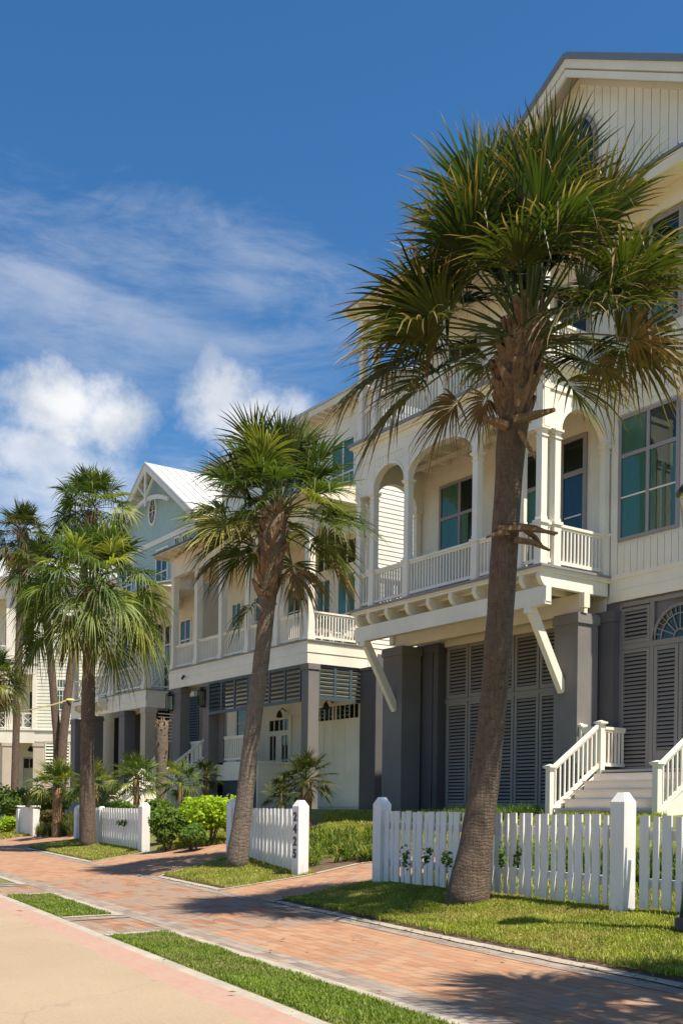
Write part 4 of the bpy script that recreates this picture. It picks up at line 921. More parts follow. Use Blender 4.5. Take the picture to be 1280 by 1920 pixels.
# ------------------------------------------------------------------ house 3: pale teal gable
h3 = thing('beach_house', 'pale teal gabled house with an oval window, pale metal roof and lattice balcony rails', 'house', (-50.9, 22.6, 1.3), group='houses along the street')
Y3, YG = 20.8, 22.6; XA, ZA, SL = -49.65, 18.5, .67; wl, wr = -56.8, -45.0; T3 = front(Y3); TG = front(YG)
m = MB(); m.box(wl, wr, YG, 36, .5, 11.3); m.build('lower_wall', 'cream', h3)
wl = -54.3
m = MB(); m.prism([(wl, 11.301), (wr, 11.301), (wr, ZA - .15 - SL*(wr - XA)), (XA, ZA - .15), (wl, ZA - .15 - SL*(XA - wl))], 'y', YG, 36); m.build('upper_wall', 'teal', h3)
boards(TG, wl, wr, lambda x: 14.63, lambda x: ZA - .22 - SL*abs(x - XA), .28, .02, .03, 'teal', h3, 'gable_boards')
laps(TG, wl, wr, 11.5, 14.38, .2, 'teal', h3, 'lap_siding', .002)
laps(right(wr), YG + .15, 35.8, 6.9, 14.0, .18, 'lap', h3); MB().box(wr, wr + .03, YG, YG + .15, 6.9, 14.2).build('corner_board', 'white', h3)
m = MB(TG); m.box(wl, wr + .03, .035, .08, 14.38, 14.63); m.build('frieze', 'white', h3)
gable_roof(h3, XA, ZA, 5.75, SL, YG - .6, 36.5, .10, 'roofwhite', .5)
m = MB()
for sg in (-1, 1):
    m.prism([(XA, ZA - .105), (XA + sg*5.7, ZA - .105 - SL*5.7), (XA + sg*5.7, ZA - .4 - SL*5.7), (XA, ZA - .4)], 'y', YG - .56, YG - .48)
    m.prism([(XA, ZA - .102), (XA + sg*5.65, ZA - .102 - SL*5.65), (XA + sg*5.65, ZA - .16 - SL*5.65), (XA, ZA - .16)], 'y', YG - .479, YG + .4)
    for k in range(1, 8): m.box(XA + sg*(.8*k) - .04, XA + sg*(.8*k) + .04, YG - .47, YG - .035, ZA - .42 - SL*.8*k, ZA - .17 - SL*.8*k - .06)
m.build('rake_board', 'white', h3)
m = MB(); m.box(XA - .08, XA + .08, YG - .55, YG - .49, ZA - 2.2, ZA - .401)
vs = []
for i in range(12):
    t0, t1 = -1 + i/6, -1 + (i+1)/6
    m.bar((XA + 2.5*t0, YG - .44, ZA - 1.85 - .55*t0*t0), (XA + 2.5*t1, YG - .44, ZA - 1.85 - .55*t1*t1), .08, .2, (0, 0, 1))
for sg in (-1, 1): m.bar((XA + sg*.05, YG - .5, ZA - 1.7), (XA + sg*.9, YG - .5, ZA - 1.0), .08, .1, (0, 1, 0))
m.build('gable_bracket', 'white', h3)
oval(h3, front(YG - .03), -49.75, 16.15, .36, .62, 'white', .12)
window(h3, front(YG - .02), -47.2, -46.6, 13.2, 14.3, (-46.9,), (), frame='white', curt=((-47.1, -46.9, 13.3, 14.2, 'blind'),), fwid=.07, mull=.03)
window(h3, front(YG - .02), -46.35, -45.75, 13.2, 14.3, (-46.05,), (), frame='white', curt=((-46.25, -46.05, 13.3, 14.2, 'blind'),), fwid=.07, mull=.03)
window(h3, front(YG - .02), -49.3, -47.9, 11.7, 14.1, (-48.6,), (12.9,), frame='white', fwid=.1, mull=.06)
window(h3, front(YG - .02), -53.6, -52.2, 11.7, 14.1, (-52.9,), (12.9,), frame='white', fwid=.1, mull=.06)
# porch roof and balcony
xa, xb = -56.2, -46.4
m = MB(); m.prism([(Y3 - .6, 11.35), (YG, 12.0), (YG, 11.94), (Y3 - .6, 11.28)], 'x', xa - .4, wr + .9); m.build('porch_roof', 'roofblue', h3)
m = MB(); m.box(xa, xb, Y3, Y3 + .2, 10.75, 11.24); m.box(xb - .2, xb, Y3 + .201, YG - .002, 10.75, 11.24); m.box(xa - .35, wr + .85, Y3 - .55, YG - .003, 11.242, 11.275); m.box(xb + .001, wr + .3, Y3 + .6, Y3 + .78, 10.6, 11.24)
for x in (xa - .33, wr + .78): m.prism([(Y3 - .52, 11.276), (Y3 - .52, 11.30), (YG - .004, 11.93), (YG - .004, 11.276)], 'x', x, x + .05)
for i in range(12): m.box(xa + i*.87, xa + .1 + i*.87, Y3 - .5, Y3 - .001, 11.05, 11.24)
m.build('porch_beam', 'cream', h3)
MB().box(xa, xb, Y3, YG - .002, 6.6, 6.76).build('balcony_floor', 'white', h3); MB().box(xa - .06, xb + .06, Y3 - .06, YG - .01, 6.76, 6.81).build('floor_edge', 'deck', h3)
m = MB(); m.box(xa, xb, Y3 + .01, Y3 + .1, 5.95, 6.598); m.box(xb - .1, xb - .01, Y3 + .101, YG - .01, 5.95, 6.598); m.box(xa - .01, xb + .0, Y3 - .02, Y3 + .008, 6.3, 6.5); m.build('fascia', 'white', h3)
def lattice(root, T, a0, a1, z0, z1, d=-.06):
    m = MB(T); m.box(a0, a1, d - .03, d + .03, z1 - .07, z1); m.box(a0, a1, d - .03, d + .03, z0, z0 + .07)
    m.box(a0, a0 + .05, d - .025, d + .025, z0 + .07, z1 - .07); m.box(a1 - .05, a1, d - .025, d + .025, z0 + .07, z1 - .07)
    cx, cz = (a0+a1)/2, (z0+z1)/2; hw, hh = (a1-a0)/2 - .05, (z1-z0)/2 - .07; st = .27
    k = -6
    for sg in (1, -1):
        for k in range(-5, 6):
            c = k*st   # line z - cz = sg*(x - cx) + c, clipped to the frame
            lo = max(-hw, min((-hh - c)*sg, (hh - c)*sg)); hi_ = min(hw, max((-hh - c)*sg, (hh - c)*sg))
            if hi_ - lo < .08: continue
            segs = [(lo, hi_)]
            if k % 2: # every second bar stops at the middle to give the woven fret
                segs = [(lo, max(lo, min(hi_, -abs(c)*.5)))] if sg > 0 else [(max(lo, abs(c)*.5), hi_)]
            for s0, s1 in segs:
                if s1 - s0 > .08: m.bar(T_id(cx + s0, d + .012*sg, cz + sg*s0 + c), T_id(cx + s1, d + .012*sg, cz + sg*s1 + c), .022, .05, (0, 1, 0))
    return m.build('lattice_railing', 'white', root)
def T_id(a, d, z): return (a, d, z)
pc = [-55.9, -54.4, -52.6, -50.85, -50.3, -48.5, -46.85]
for x in (-55.9, -54.4, -50.85, -50.3, -46.72):
    m = MB(T3); m.box(x - .14, x + .14, -.28, 0, 6.81, 10.75); m.box(x - .19, x + .19, -.33, .04, 6.81, 7.05); m.box(x - .19, x + .19, -.33, .04, 10.5, 10.75); m.build('column', 'white', h3)
for a0, a1 in ((-55.75, -54.55), (-54.25, -52.65), (-52.6, -51.0), (-50.15, -48.5), (-48.45, -46.87)): lattice(h3, T3, a0, a1, 6.92, 7.98)
lattice(h3, right(xb), Y3 + .3, YG - .1, 6.92, 7.98)
for a0, a1 in ((-49.8, -48.6), (-48.2, -47.0), (-46.5, -45.3), (-53.8, -52.6), (-55.8, -54.6)): window(h3, TG, a0, a1, 6.9, 10.2, ((a0+a1)/2,), (9.2,), frame='white', curt=((a0+.1, a0+.5, 7, 9.1, 'sheer'),), fwid=.1)
p = oY(303, 1190, YG); lantern(h3, TG, p.x, p.z - .4, .9, .3, 0); MB(TG).box(p.x - .6, p.x + .6, .07, .1, 6.9, 8.6).build('grey_panel', 'roofblue', h3)
# bay with brackets
MB().box(-54.7, -51.0, Y3 - .5, Y3 - .061, 6.5, 6.7).build('bay_floor', 'white', h3)
for i in range(6): MB().prism([(Y3 - .45, 6.3), (Y3 - .45, 6.498), (Y3 - .021, 6.498), (Y3 - .021, 6.1)], 'x', -54.5 + i*.66, -54.38 + i*.66).build('bracket', 'white', h3)
# ground floor
for x0, x1, mt in ((-46.95, -46.42, 'beige'), (-49.55, -48.85, 'greystucco'), (-53.6, -52.9, 'greystucco'), (-56.15, -55.5, 'greystucco')):
    m = MB(T3); m.box(x0, x1, -.55, 0, .4, 5.7); m.box(x0 - .04, x1 + .04, -.59, .04, 5.7, 5.82); m.box(x0 - .02, x1 + .02, -.57, .02, 5.82, 5.949); m.build('pier', mt, h3)
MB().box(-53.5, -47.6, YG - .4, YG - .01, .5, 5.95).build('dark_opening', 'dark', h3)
MB().box(-48.4, -47.4, Y3 + .6, Y3 + .7, .5, 5.94).build('pier', 'darkstucco', h3)
window(h3, front(Y3 + .3), -55.3, -54.2, 4.6, 5.7, (), (), frame='white', fwid=.12); shutter(h3, front(Y3 + .3), -55.3, -54.2, 1.6, 4.5, .1, .12)
MB().box(-55.6, -53.5, Y3 + .31, Y3 + .4, .5, 5.94).build('ground_wall', 'greystucco', h3)
m = MB()
for i in range(9): m.bar((xb - .02, Y3 + .65, 4.4 + i*.16), (xb - .02, YG - .05, 4.4 + i*.16), .05, .05)
m.build('slatted_screen', 'white', h3)
a, b = oX(88, 1486, -55.0), oX(64, 1508, -55.0)
stair_rail(h3, b - Vector((0, 0, .8)), b + (a - b)*2.4 - Vector((0, 0, .8)), .8, .1, 12)
m = MB(); m.prism([(b.y - .1, .7), (b.y + 3.4, .7), (b.y + 3.4, 2.4), (b.y - .1, .9)], 'x', -54.95, -53.6); m.build('stair', 'tread', h3)
tip = MB(); tip.tube([(XA, YG + 3, ZA + .04), (XA, YG + 3, ZA + 1.3)], [.012, .006], 5); tip.build('lightning_rod', 'roofwhite', h3)

# ------------------------------------------------------------------ house 4: the far ivory house, turned to follow the bend of the street
o4 = at(0, 1508, 66); h4 = thing('beach_house', 'far ivory lap-sided house with stacked porches at the left end of the row', 'house', (o4.x, o4.y, 1.0), AZ - math.pi/2, 'houses along the street', True)
K = .033
def fx(px): return px*K
def fz(py): return HC - 1.0 + (1508.4 - py)*K
T4 = front(0)
m = MB(); m.box(2.1, 8.5, 0, 9, -.5, 14.2); m.box(-5, 2.1, 2.4, 9, -.5, 14.2); m.build('wall', 'ivory', h4)
laps(T4, 2.2, 8.4, 4.7, 13.9, .21, 'ivory', h4)
m = MB(T4); m.box(2.1, 8.5, 0, .06, 4.2, 4.65); m.box(-5, 2.1, -.05, .06, 4.1, 4.86); m.box(-5, 2.1, -.05, .08, 8.35, 8.95); m.box(-5.2, 2.3, -.1, .12, 9.0, 9.08); m.box(-5.2, 8.6, -.05, .1, 4.88, 4.96); m.box(1.95, 2.2, 0.0, .07, 4.96, 13.0); m.box(-5, 8.5, 0, .08, 13.0, 14.0); m.build('trim', 'white', h4)
MB().box(-5, 2.1, 0, 2.4, 4.4, 4.85).build('porch_floor', 'white', h4); MB().box(-5, 2.1, 0, 2.4, 8.6, 8.94).build('porch_floor', 'white', h4)
m = MB(); m.prism([(-.6, 14.3), (4.5, 16.6), (9.6, 14.3), (9.6, 14.2), (-.6, 14.2)], 'x', -5.8, 9.1); m.build('roof', 'roofwhite', h4)
MB().box(-5.6, 8.9, -.5, -.1, 14.0, 14.19).build('cornice', 'white', h4)
for x0, x1, z0, z1 in ((.28, .82, 4.97, 8.34), (.28, .82, 9.09, 12.99), (-3, -2.5, 4.97, 8.34), (-3, -2.5, 9.09, 12.99)):
    m = MB(T4); m.box(x0, x1, -.5, .03, z0, z1); m.box(x0 - .05, x1 + .05, -.5, .06, z1 - .35, z1 - .2); m.box(x0 - .05, x1 + .05, -.5, .06, z0, z0 + .2); m.build('column', 'white', h4)
for z0 in (5.0, 9.15):
    lattice(h4, T4, .85, 1.35, z0, z0 + .98); lattice(h4, T4, 1.38, 1.95, z0, z0 + .98); lattice(h4, T4, -2.4, .25, z0, z0 + .98)
window(h4, front(2.4), 1.0, 1.75, 4.95, 7.6, (1.4,), (), frame='white', curt=((1.05, 1.7, 5, 7.5, 'blind'),), fwid=.08); window(h4, front(2.4), -1.6, -.4, 4.95, 7.6, (-1.0,), (), frame='white', fwid=.08)
window(h4, front(2.4), -.6, 1.4, 9.2, 12, (.4,), (), frame='white', fwid=.08)
window(h4, T4, 3.42, 4.02, 7.5, 8.1, (3.62, 3.82), (), frame='white', fwid=.07, mull=.03); window(h4, T4, 3.42, 4.02, 6.15, 7.45, (3.62, 3.82), (6.6, 7.05), frame='white', curt=((3.5, 3.95, 6.2, 7.4, 'curtain'),), fwid=.07, mull=.03)
for x0, x1 in ((.15, .85), (2.05, 2.68), (-3.1, -2.4)):
    m = MB(T4); m.box(x0, x1, -.5, .07, -.6, 3.9); m.box(x0 - .04, x1 + .04, -.5, .1, 3.9, 4.09); m.build('pier', 'beige', h4)
MB().box(-5, 2.04, 1.6, 1.7, -.5, 4.3).build('recess_wall', 'cream', h4)
m = MB(front(1.6)); m.box(.95, 1.75, 0, .05, -.4, 2.6); m.box(.95, 1.0, 0, .05, 2.6, 3.2); m.box(1.7, 1.75, 0, .05, 2.6, 3.2); m.box(1.33, 1.37, 0, .05, 2.6, 3.2); m.box(.95, 1.75, 0, .05, 3.2, 3.3)
g = m.build('garage_door', 'tan', h4); MB(front(1.6)).quad(1.0, 1.7, .01, 2.6, 3.2).build('dark_interior', 'dark', g, recalc=False)
p = MB(front(1.6)); p.tube([(1.5, .05, 3.8), (1.5, .3, 3.9), (1.5, .4, 3.7)], [.05, .09, .18], 8); p.build('floodlight', 'blackmetal', h4)
shutter(h4, T4, 2.76, 3.4, 2.0, 4.15, .06, .2, 'ivory'); shutter(h4, T4, 3.5, 4.3, 2.0, 4.15, .06, .2, 'ivory')
MB().box(2.69, 8.5, -.02, 0, -.5, 1.9).build('ground_wall', 'beige', h4)
stair_rail(h4, (1.35, -.8, -.2), (2.9, -.8, .95), .8, .1, 9)

# ------------------------------------------------------------------ picket fences
def post_mesh(m, x, y, w, z0, z1, cap='round'):
    h = w/2; m.box(x - h, x + h, y - h, y + h, z0, z1 - .10); k = h*.45
    z = z1 - .10
    m.add([(x-h, y-h, z), (x+h, y-h, z), (x+h, y+h, z), (x-h, y+h, z), (x-k, y-k, z1), (x+k, y-k, z1), (x+k, y+k, z1), (x-k, y+k, z1)],
          [(0,1,5,4), (1,2,6,5), (2,3,7,6), (3,0,4,7), (4,5,6,7)])
def fence(label, A, B, posts, ztop, group=None, pick=None, seed=1, skip=(), pw=(.112, .068), gap=.05, solid=False, postw=.185, caps=None):
    """A, B ground points; posts: list of (fraction, height above ground)"""
    A = Vector(A); B = Vector(B); L = (B - A).xy.length; ang = math.atan2(B.y - A.y, B.x - A.x)
    root = thing('picket_fence' if not solid else 'panel_fence', label, 'fence', tuple(A), ang, group, True)
    rg = random.Random(seed); ca, sa = math.cos(ang), math.sin(ang)
    def g(x): return H(A.x + ca*x, A.y + sa*x) - A.z
    zt = ztop - A.z
    for f, hh in posts:
        x = f*L; m = MB(lambda a, d, z, x=x: (x + (a - x)*ca + d*sa, -(a - x)*sa + d*ca, z)); post_mesh(m, x, 0, postw, g(x) - .15, g(x) + hh); m.build('post', 'white2', root)
        if caps: 
            m = MB(); m.box(x - postw/2 - .03, x + postw/2 + .03, -postw/2 - .03, postw/2 + .03, g(x) + hh + .002, g(x) + hh + .05); m.build('post_cap', 'white2', root)
    fr = sorted(f*L for f, _ in posts); ends = []
    lo = 0 if fr[0] > .1 else fr[0]; xs = fr if fr[-1] > L - .1 else fr + [L]; xs = ([0] if fr[0] > .1 else []) + xs
    m = MB(); mr = MB()
    for x0, x1 in zip(xs[:-1], xs[1:]):
        x0 += postw/2 + .015; x1 -= postw/2 + .015
        if solid: m.box(x0, x1, -.03, .03, g((x0+x1)/2) + .06, zt - .02); continue
        for zz in (.30, .80): mr.bar((x0, .032, g(x0) + zz*(zt - g(x0))), (x1, .032, g(x1) + zz*(zt - g(x1))), .045, .10)
        x = x0 + .01; k = 0
        while x + pw[k % 2] < x1:
            w = pw[k % 2]; y = -.022 if k % 2 == 0 else -.010
            tz = zt + rg.uniform(-.006, .006) - (.006 if k % 2 else 0); ln = rg.uniform(-.003, .003)
            b = g(x) + .05 + rg.uniform(-.01, .01)
            m.add([(x, y-.011, b), (x+w, y-.011, b), (x+w, y+.011, b), (x, y+.011, b), (x+ln, y-.011, tz), (x+w+ln, y-.011, tz), (x+w+ln, y+.011, tz), (x+ln, y+.011, tz)],
                  [(0,3,2,1), (4,5,6,7), (0,1,5,4), (1,2,6,5), (2,3,7,6), (3,0,4,7)])
            x += w + gap*rg.uniform(.85, 1.15); k += 1
    m.build('picket_panel' if not solid else 'panel', 'white2', root)
    if mr.v: mr.build('rail', 'white2', root)
    return root
A = onT(714, 1657); P1 = onT(1165, 1708); Bx = P1.x + 2.6; Bv = Vector((Bx, P1.y + .02, 0)); Bv.z = H(Bv.x, Bv.y)
f1 = fence('long white picket fence in front of the tall white house, behind the big palm', A, P1, [(0, 1.24), (1.0, 1.24)], 1.275, seed=2, group='picket fences along the pavement')
f1b = fence('short white picket fence section running out of the right edge beyond the pointed post', P1 + (Bv - P1).normalized()*.13, Bv, [(1.0, 1.24)], 1.27, seed=4, group='picket fences along the pavement')
A2, B2 = onT(436, 1601), onT(562, 1640)
f2 = fence('white picket fence whose bright end post carries the house number 2425', A2, B2, [(0, 1.15), (1.0, 1.22)], 1.285, seed=5, group='picket fences along the pavement', postw=.20)
# number on the street face of the end post
L2 = (B2 - A2).xy.length
cu = bpy.data.curves.new('house_number', 'FONT'); cu.body = '2\n4\n2\n5'; cu.size = .205; cu.space_line = .98; cu.align_x = 'CENTER'; cu.extrude = .006; cu.offset = .005
tmp = bpy.data.objects.new('house_number_text', cu); COL.objects.link(tmp); bpy.context.view_layer.update()
me = bpy.data.meshes.new_from_object(tmp.evaluated_get(bpy.context.evaluated_depsgraph_get())); bpy.data.objects.remove(tmp, do_unlink=True); bpy.data.curves.remove(cu)
me.materials.clear(); me.materials.append(MAT['number']); me.name = 'house_number'
no = bpy.data.objects.new('house_number', me); COL.objects.link(no); no.parent = f2; an2 = math.atan2(B2.y - A2.y, B2.x - A2.x); no.location = (L2 - .108*math.sin(an2), -.108*math.cos(an2), H(B2.x, B2.y) - A2.z + .88); no.rotation_euler = (math.pi/2, 0, -an2)
A3, M3, B3 = onT(147, 1574), onT(198, 1581), onT(270, 1597)
L3 = (B3 - A3).xy.length
f3 = fence('white picket fence with plant stems poking through, beside the shaggy straight palm', A3, B3, [(0, 1.05), ((M3 - A3).xy.length/L3, 1.05), (1.0, 1.18)], 1.24, seed=6, group='picket fences along the pavement', postw=.21)
A4, B4 = onT(38, 1564), onT(66, 1567)
fence('solid white panel wall between two capped posts near the left edge', A4, B4, [(0, 1.02), (1.0, 1.02)], 1.22, seed=7, solid=True, postw=.24, caps=True)
A5, B5 = onT(-40, 1556), onT(2, 1553)
fence('white post and panel cut by the left edge of the view', A5, B5, [(0, 1.1), (1.0, 1.1)], 1.25, seed=8, solid=True, postw=.24, caps=True)

# ------------------------------------------------------------------ shrubs
def shrub(label, c, rx, ry, rz, n, size, col, seed, name='shrub', cat='shrub', lumps=7, group=None, stems=9):
    """leaf clumps spread through several overlapping lobes, with stems below"""
    rs = np.random.RandomState(seed); c = np.array(c, float); g0 = H(c[0], c[1])
    root = thing(name, label, cat, (c[0], c[1], g0), group=group)
    lob = [(c + np.array((rs.uniform(-.62, .62)*rx, rs.uniform(-.6, .6)*ry, rs.uniform(-.45, .35)*rz)), rs.uniform(.42, .68)) for _ in range(lumps)] + [(c, .72)]
    V = []; Cc = []
    per = n//len(lob)
    for (lc, ls) in lob:
        d = rs.normal(size=(per, 3)); d /= np.linalg.norm(d, axis=1)[:, None]
        r = ls*(rs.uniform(.25, 1.0, per)**.42)*(1 + .18*np.sin(d[:, 0]*7 + seed) * np.sin(d[:, 2]*6))
        p = lc + d*r[:, None]*np.array((rx, ry, rz)); keep = p[:, 2] > g0 + .01; p = p[keep]; d = d[keep]; m = len(p)
        nn = d + rs.normal(0, .55, (m, 3)) + np.array((0, 0, .35)); nn /= np.linalg.norm(nn, axis=1)[:, None]
        t = np.cross(nn, rs.normal(size=(m, 3))); t /= np.linalg.norm(t, axis=1)[:, None]; b = np.cross(nn, t)
        L = size*rs.uniform(.7, 1.35, m)[:, None]; W = L*.42
        tipd = nn*(-.25*L)
        q = np.stack([p - t*L*.5, p + b*W, p + t*L*.5 + tipd, p - b*W], 1); V.append(q)
        base = np.array(col)*rs.uniform(.65, 1.3, (m, 1)); yel = rs.random((m, 1)) < .12; base = np.where(yel, base*np.array((1.5, 1.25, .8)), base)
        Cc.append(np.repeat(base[:, None, :], 4, 1))
    V = np.concatenate(V); Cc = np.concatenate(Cc); nq = len(V)
    np_mesh('foliage', V.reshape(-1, 3), np.arange(nq*4).reshape(-1, 4), 'leaf', root, None, Cc.reshape(-1, 3))
    m = MB(); rg = random.Random(seed)
    for i in range(stems if stems > 3 else 0):
        a = rg.uniform(0, 6.28); e = Vector((c[0] + math.cos(a)*rx*.5, c[1] + math.sin(a)*ry*.5, c[2] + rz*.1)); s = Vector((c[0] + math.cos(a)*rx*.15, c[1] + math.sin(a)*ry*.15, g0 - .05))
        m.tube([s, s.lerp(e, .5) + Vector((0, 0, .05)), e], [.018, .013, .006] if stems > 3 else [.006, .005, .003], 5)
    if m.v: m.build('stem', 'bark', root)
    return root
def gp(px, py, dz=0):
    p = onT(px, py); return (p.x, p.y, p.z + dz)
LIME = (.27, .39, .02); MID = (.10, .165, .022); DARK = (.032, .06, .014)
c = at(388, 1522, 25.6); shrub('wide rounded bright lime green bush left of the number fence', (c.x, c.y, c.z), .95, .9, .52, 5200, .085, LIME, 71, lumps=10)
c = at(316, 1545, 24.8); shrub('dark green bush right behind the end post of the stem pierced fence', (c.x, c.y, c.z), .42, .5, .56, 3000, .075, MID, 72)
c = at(362, 1562, 24.2); shrub('low mounded green bush in front of the lime green bush', (c.x, c.y, c.z), .42, .4, .32, 2600, .06, (.10, .17, .025), 73, lumps=5)
c = at(300, 1518, 27.5); shrub('green bush around the foot of the dead palm trunk', (c.x, c.y, c.z), .6, .5, .35, 2200, .08, (.09, .15, .02), 74)
c = at(18, 1500, 44); shrub('dense green bush behind the panel wall at the left edge', (c.x, c.y, c.z), .9, .8, .75, 2800, .11, (.08, .13, .02), 75)
c = at(92, 1505, 41); shrub('dark hedge bush between the panel wall and the fan palms', (c.x, c.y, c.z), 1.3, .9, .6, 3200, .11, DARK, 76)
c = at(14, 1542, 42); shrub('bright yellow green low bush left of the panel wall', (c.x, c.y, c.z), .6, .5, .36, 2200, .08, LIME, 77, lumps=5)
c = at(95, 1530, 38); shrub('reddish brown low bush under the twin palms', (c.x, c.y, c.z), .7, .5, .3, 1600, .09, (.09, .075, .025), 78, lumps=5)
c = at(225, 1515, 31.5); shrub('green bush behind the stem pierced fence', (c.x, c.y, c.z), .9, .5, .3, 1700, .08, MID, 79, lumps=5)
# plants pushing through the pickets of the long fence
for i, (px, py) in enumerate(((760, 1610), (797, 1605), (832, 1610), (935, 1605), (965, 1610))):
    c = at(px, py, 12.95 - (px - 800)*.002); rs = np.random.RandomState(90 + i)
    shrub('leafy sprig poking through the long picket fence, ' + ['first from its left post', 'second from its left post', 'just left of the palm trunk', 'just right of the palm trunk', 'furthest right'][i],
          (c.x, c.y + .03, c.z), .10, .06, .19, 42, .055, MID, 90 + i, 'garden_plant', 'plant', 3, 'sprigs in the long picket fence', 2)
for i, (px, py) in enumerate(((222, 1540), (240, 1535), (255, 1548))):
    c = at(px, py, 27.0)
    shrub('leafy sprig on the stem pierced fence, ' + ['left one', 'middle brightest one', 'right one'][i], (c.x, c.y + .3, c.z), .16, .35, .14, 90, .07, LIME if i == 1 else DARK, 96 + i, 'garden_plant', 'plant', 3, 'sprigs in the far fence', 2)
# strappy border plants: arching blades in tufts
def blades(name, label, pts, ln, w, cols, seed, per=26, kind='stuff', arch=.55):
    rs = np.random.RandomState(seed); pts = np.asarray(pts, float); n = len(pts)*per
    b = np.repeat(pts, per, 0) + np.concatenate([rs.normal(0, .035, (n, 2)), np.zeros((n, 1))], 1)
    az = rs.uniform(0, 6.283, n); L = ln*rs.uniform(.55, 1.2, n); lean = rs.uniform(.1, 1.0, n)*arch
    o = np.stack([np.cos(az), np.sin(az), np.zeros(n)], 1); s = np.stack([-np.sin(az), np.cos(az), np.zeros(n)], 1); z = np.array((0, 0, 1.0))
    rows = []
    for t, ww in ((0, .7), (.35, 1), (.7, .8), (1.0, .05)):
        c = b + o*(L*lean*1.3*t**1.6)[:, None] + z*(L*(t - lean*.75*t**2.4))[:, None]
        rows += [c - s*w*ww*.5, c + s*w*ww*.5]
    V = np.stack(rows, 1); f = np.array([(0,1,3,2), (2,3,5,4), (4,5,7,6)])
    Fq = (np.arange(n)[:, None, None]*8 + f[None]).reshape(-1, 4)
    cc = np.array(cols)[rs.randint(0, len(cols), n)]*rs.uniform(.7, 1.3, (n, 1))
    o = np_mesh(name, V.reshape(-1, 3), Fq, 'blade', None, (float(pts[:, 0].mean()), float(pts[:, 1].mean()), float(pts[:, 2].min())), np.repeat(cc[:, None], 8, 1).reshape(-1, 3))
    o['kind'] = kind; o['label'] = label; o['category'] = 'border plants' if 'border' in name else 'grass'; return o
rs = np.random.RandomState(5)
def scatter_px(n, x0, x1, y0, y1):
    out = []
    for _ in range(n):
        p = onT(rs.uniform(x0, x1), rs.uniform(y0, y1)); out.append((p.x, p.y, p.z))
    return out
LC = [(.07, .13, .016), (.12, .19, .025), (.24, .27, .04), (.03, .055, .008), (.34, .31, .08), (.045, .08, .012)]
pts = []; cl = 0
while cl < 40:
    px_, py_ = rs.uniform(572, 735), rs.uniform(1566, 1645)
    if py_ < 1638 - (px_ - 580)*.2:
        p = onT(px_, py_); cl += 1; k_ = rs.randint(2, 8)
        for _ in range(k_): q_ = rs.normal(0, .09, 2); pts.append((p.x + q_[0], p.y + q_[1], H(p.x + q_[0], p.y + q_[1])))
blades('border_grass', 'arching strappy border grass between the number post and the long fence', pts, .33, .015, LC, 3, 26, arch=1.0)
pts = scatter_px(170, 70, 146, 1535, 1570)
blades('border_grass', 'dark strappy border grass between the panel wall and the stem pierced fence', pts, .5, .02, [(.05, .08, .014), (.09, .11, .025), (.14, .14, .04)], 4, 22)
pts = [(x_, 9.35 + rs.uniform(.55, 1.4), 0) for x_ in rs.uniform(-11.9, -6.2, 170)]; pts = [(a_, b_, H(a_, b_)) for a_, b_, _ in pts]
blades('border_grass', 'leafy green border growing right behind the long picket fence', pts, .44, .02, [(.06, .105, .016), (.085, .13, .02), (.12, .16, .03)], 6, 20)
pts = [(x_, y_, H(x_, y_)) for x_, y_ in zip(rs.uniform(-19.5, -16.3, 120), rs.uniform(15.2, 16.6, 120))]
blades('border_grass', 'sunlit green border at the foot of the grey louvers beside the white stair', pts, .34, .02, [(.07, .12, .016), (.11, .16, .025)], 8, 20)

# ------------------------------------------------------------------ ground
def struct(o): o['kind'] = 'structure'; return o
SK = .004
def sheet(name, mat, poly, z=0.0, sub=.6, follow=True, off=0.0, thick=0):
    """a flat polygon laid on the terrain, cut into small faces so that it follows the slope"""
    b = bmesh.new(); vs = [b.verts.new((x, y, 0)) for x, y in poly]; b.faces.new(vs)
    xs = [p[0] for p in poly]; ys = [p[1] for p in poly]
    for ax, lo, hi in ((0, min(xs), max(xs)), (1, min(ys), max(ys))):
        c = lo + sub
        while c < hi:
            nv = Vector((1, 0, 0)) if ax == 0 else Vector((0, 1, 0)); pt = Vector((c, 0, 0)) if ax == 0 else Vector((0, c, 0))
            bmesh.ops.bisect_plane(b, geom=b.verts[:] + b.edges[:] + b.faces[:], plane_co=pt, plane_no=nv); c += sub
    for v in b.verts: v.co.z = (H(v.co.x, v.co.y) if follow else 0) + z
    bmesh.ops.recalc_face_normals(b, faces=b.faces)
    if b.faces and sum(f.normal.z for f in b.faces) < 0: bmesh.ops.reverse_faces(b, faces=b.faces)
    me = bpy.data.meshes.new(name); b.to_mesh(me); b.free(); me.materials.append(MAT[mat]); o = bpy.data.objects.new(name, me); COL.objects.link(o); return struct(o)
xs = np.arange(-140, 60.1, .9); ys = np.arange(-6, 62.1, .6)
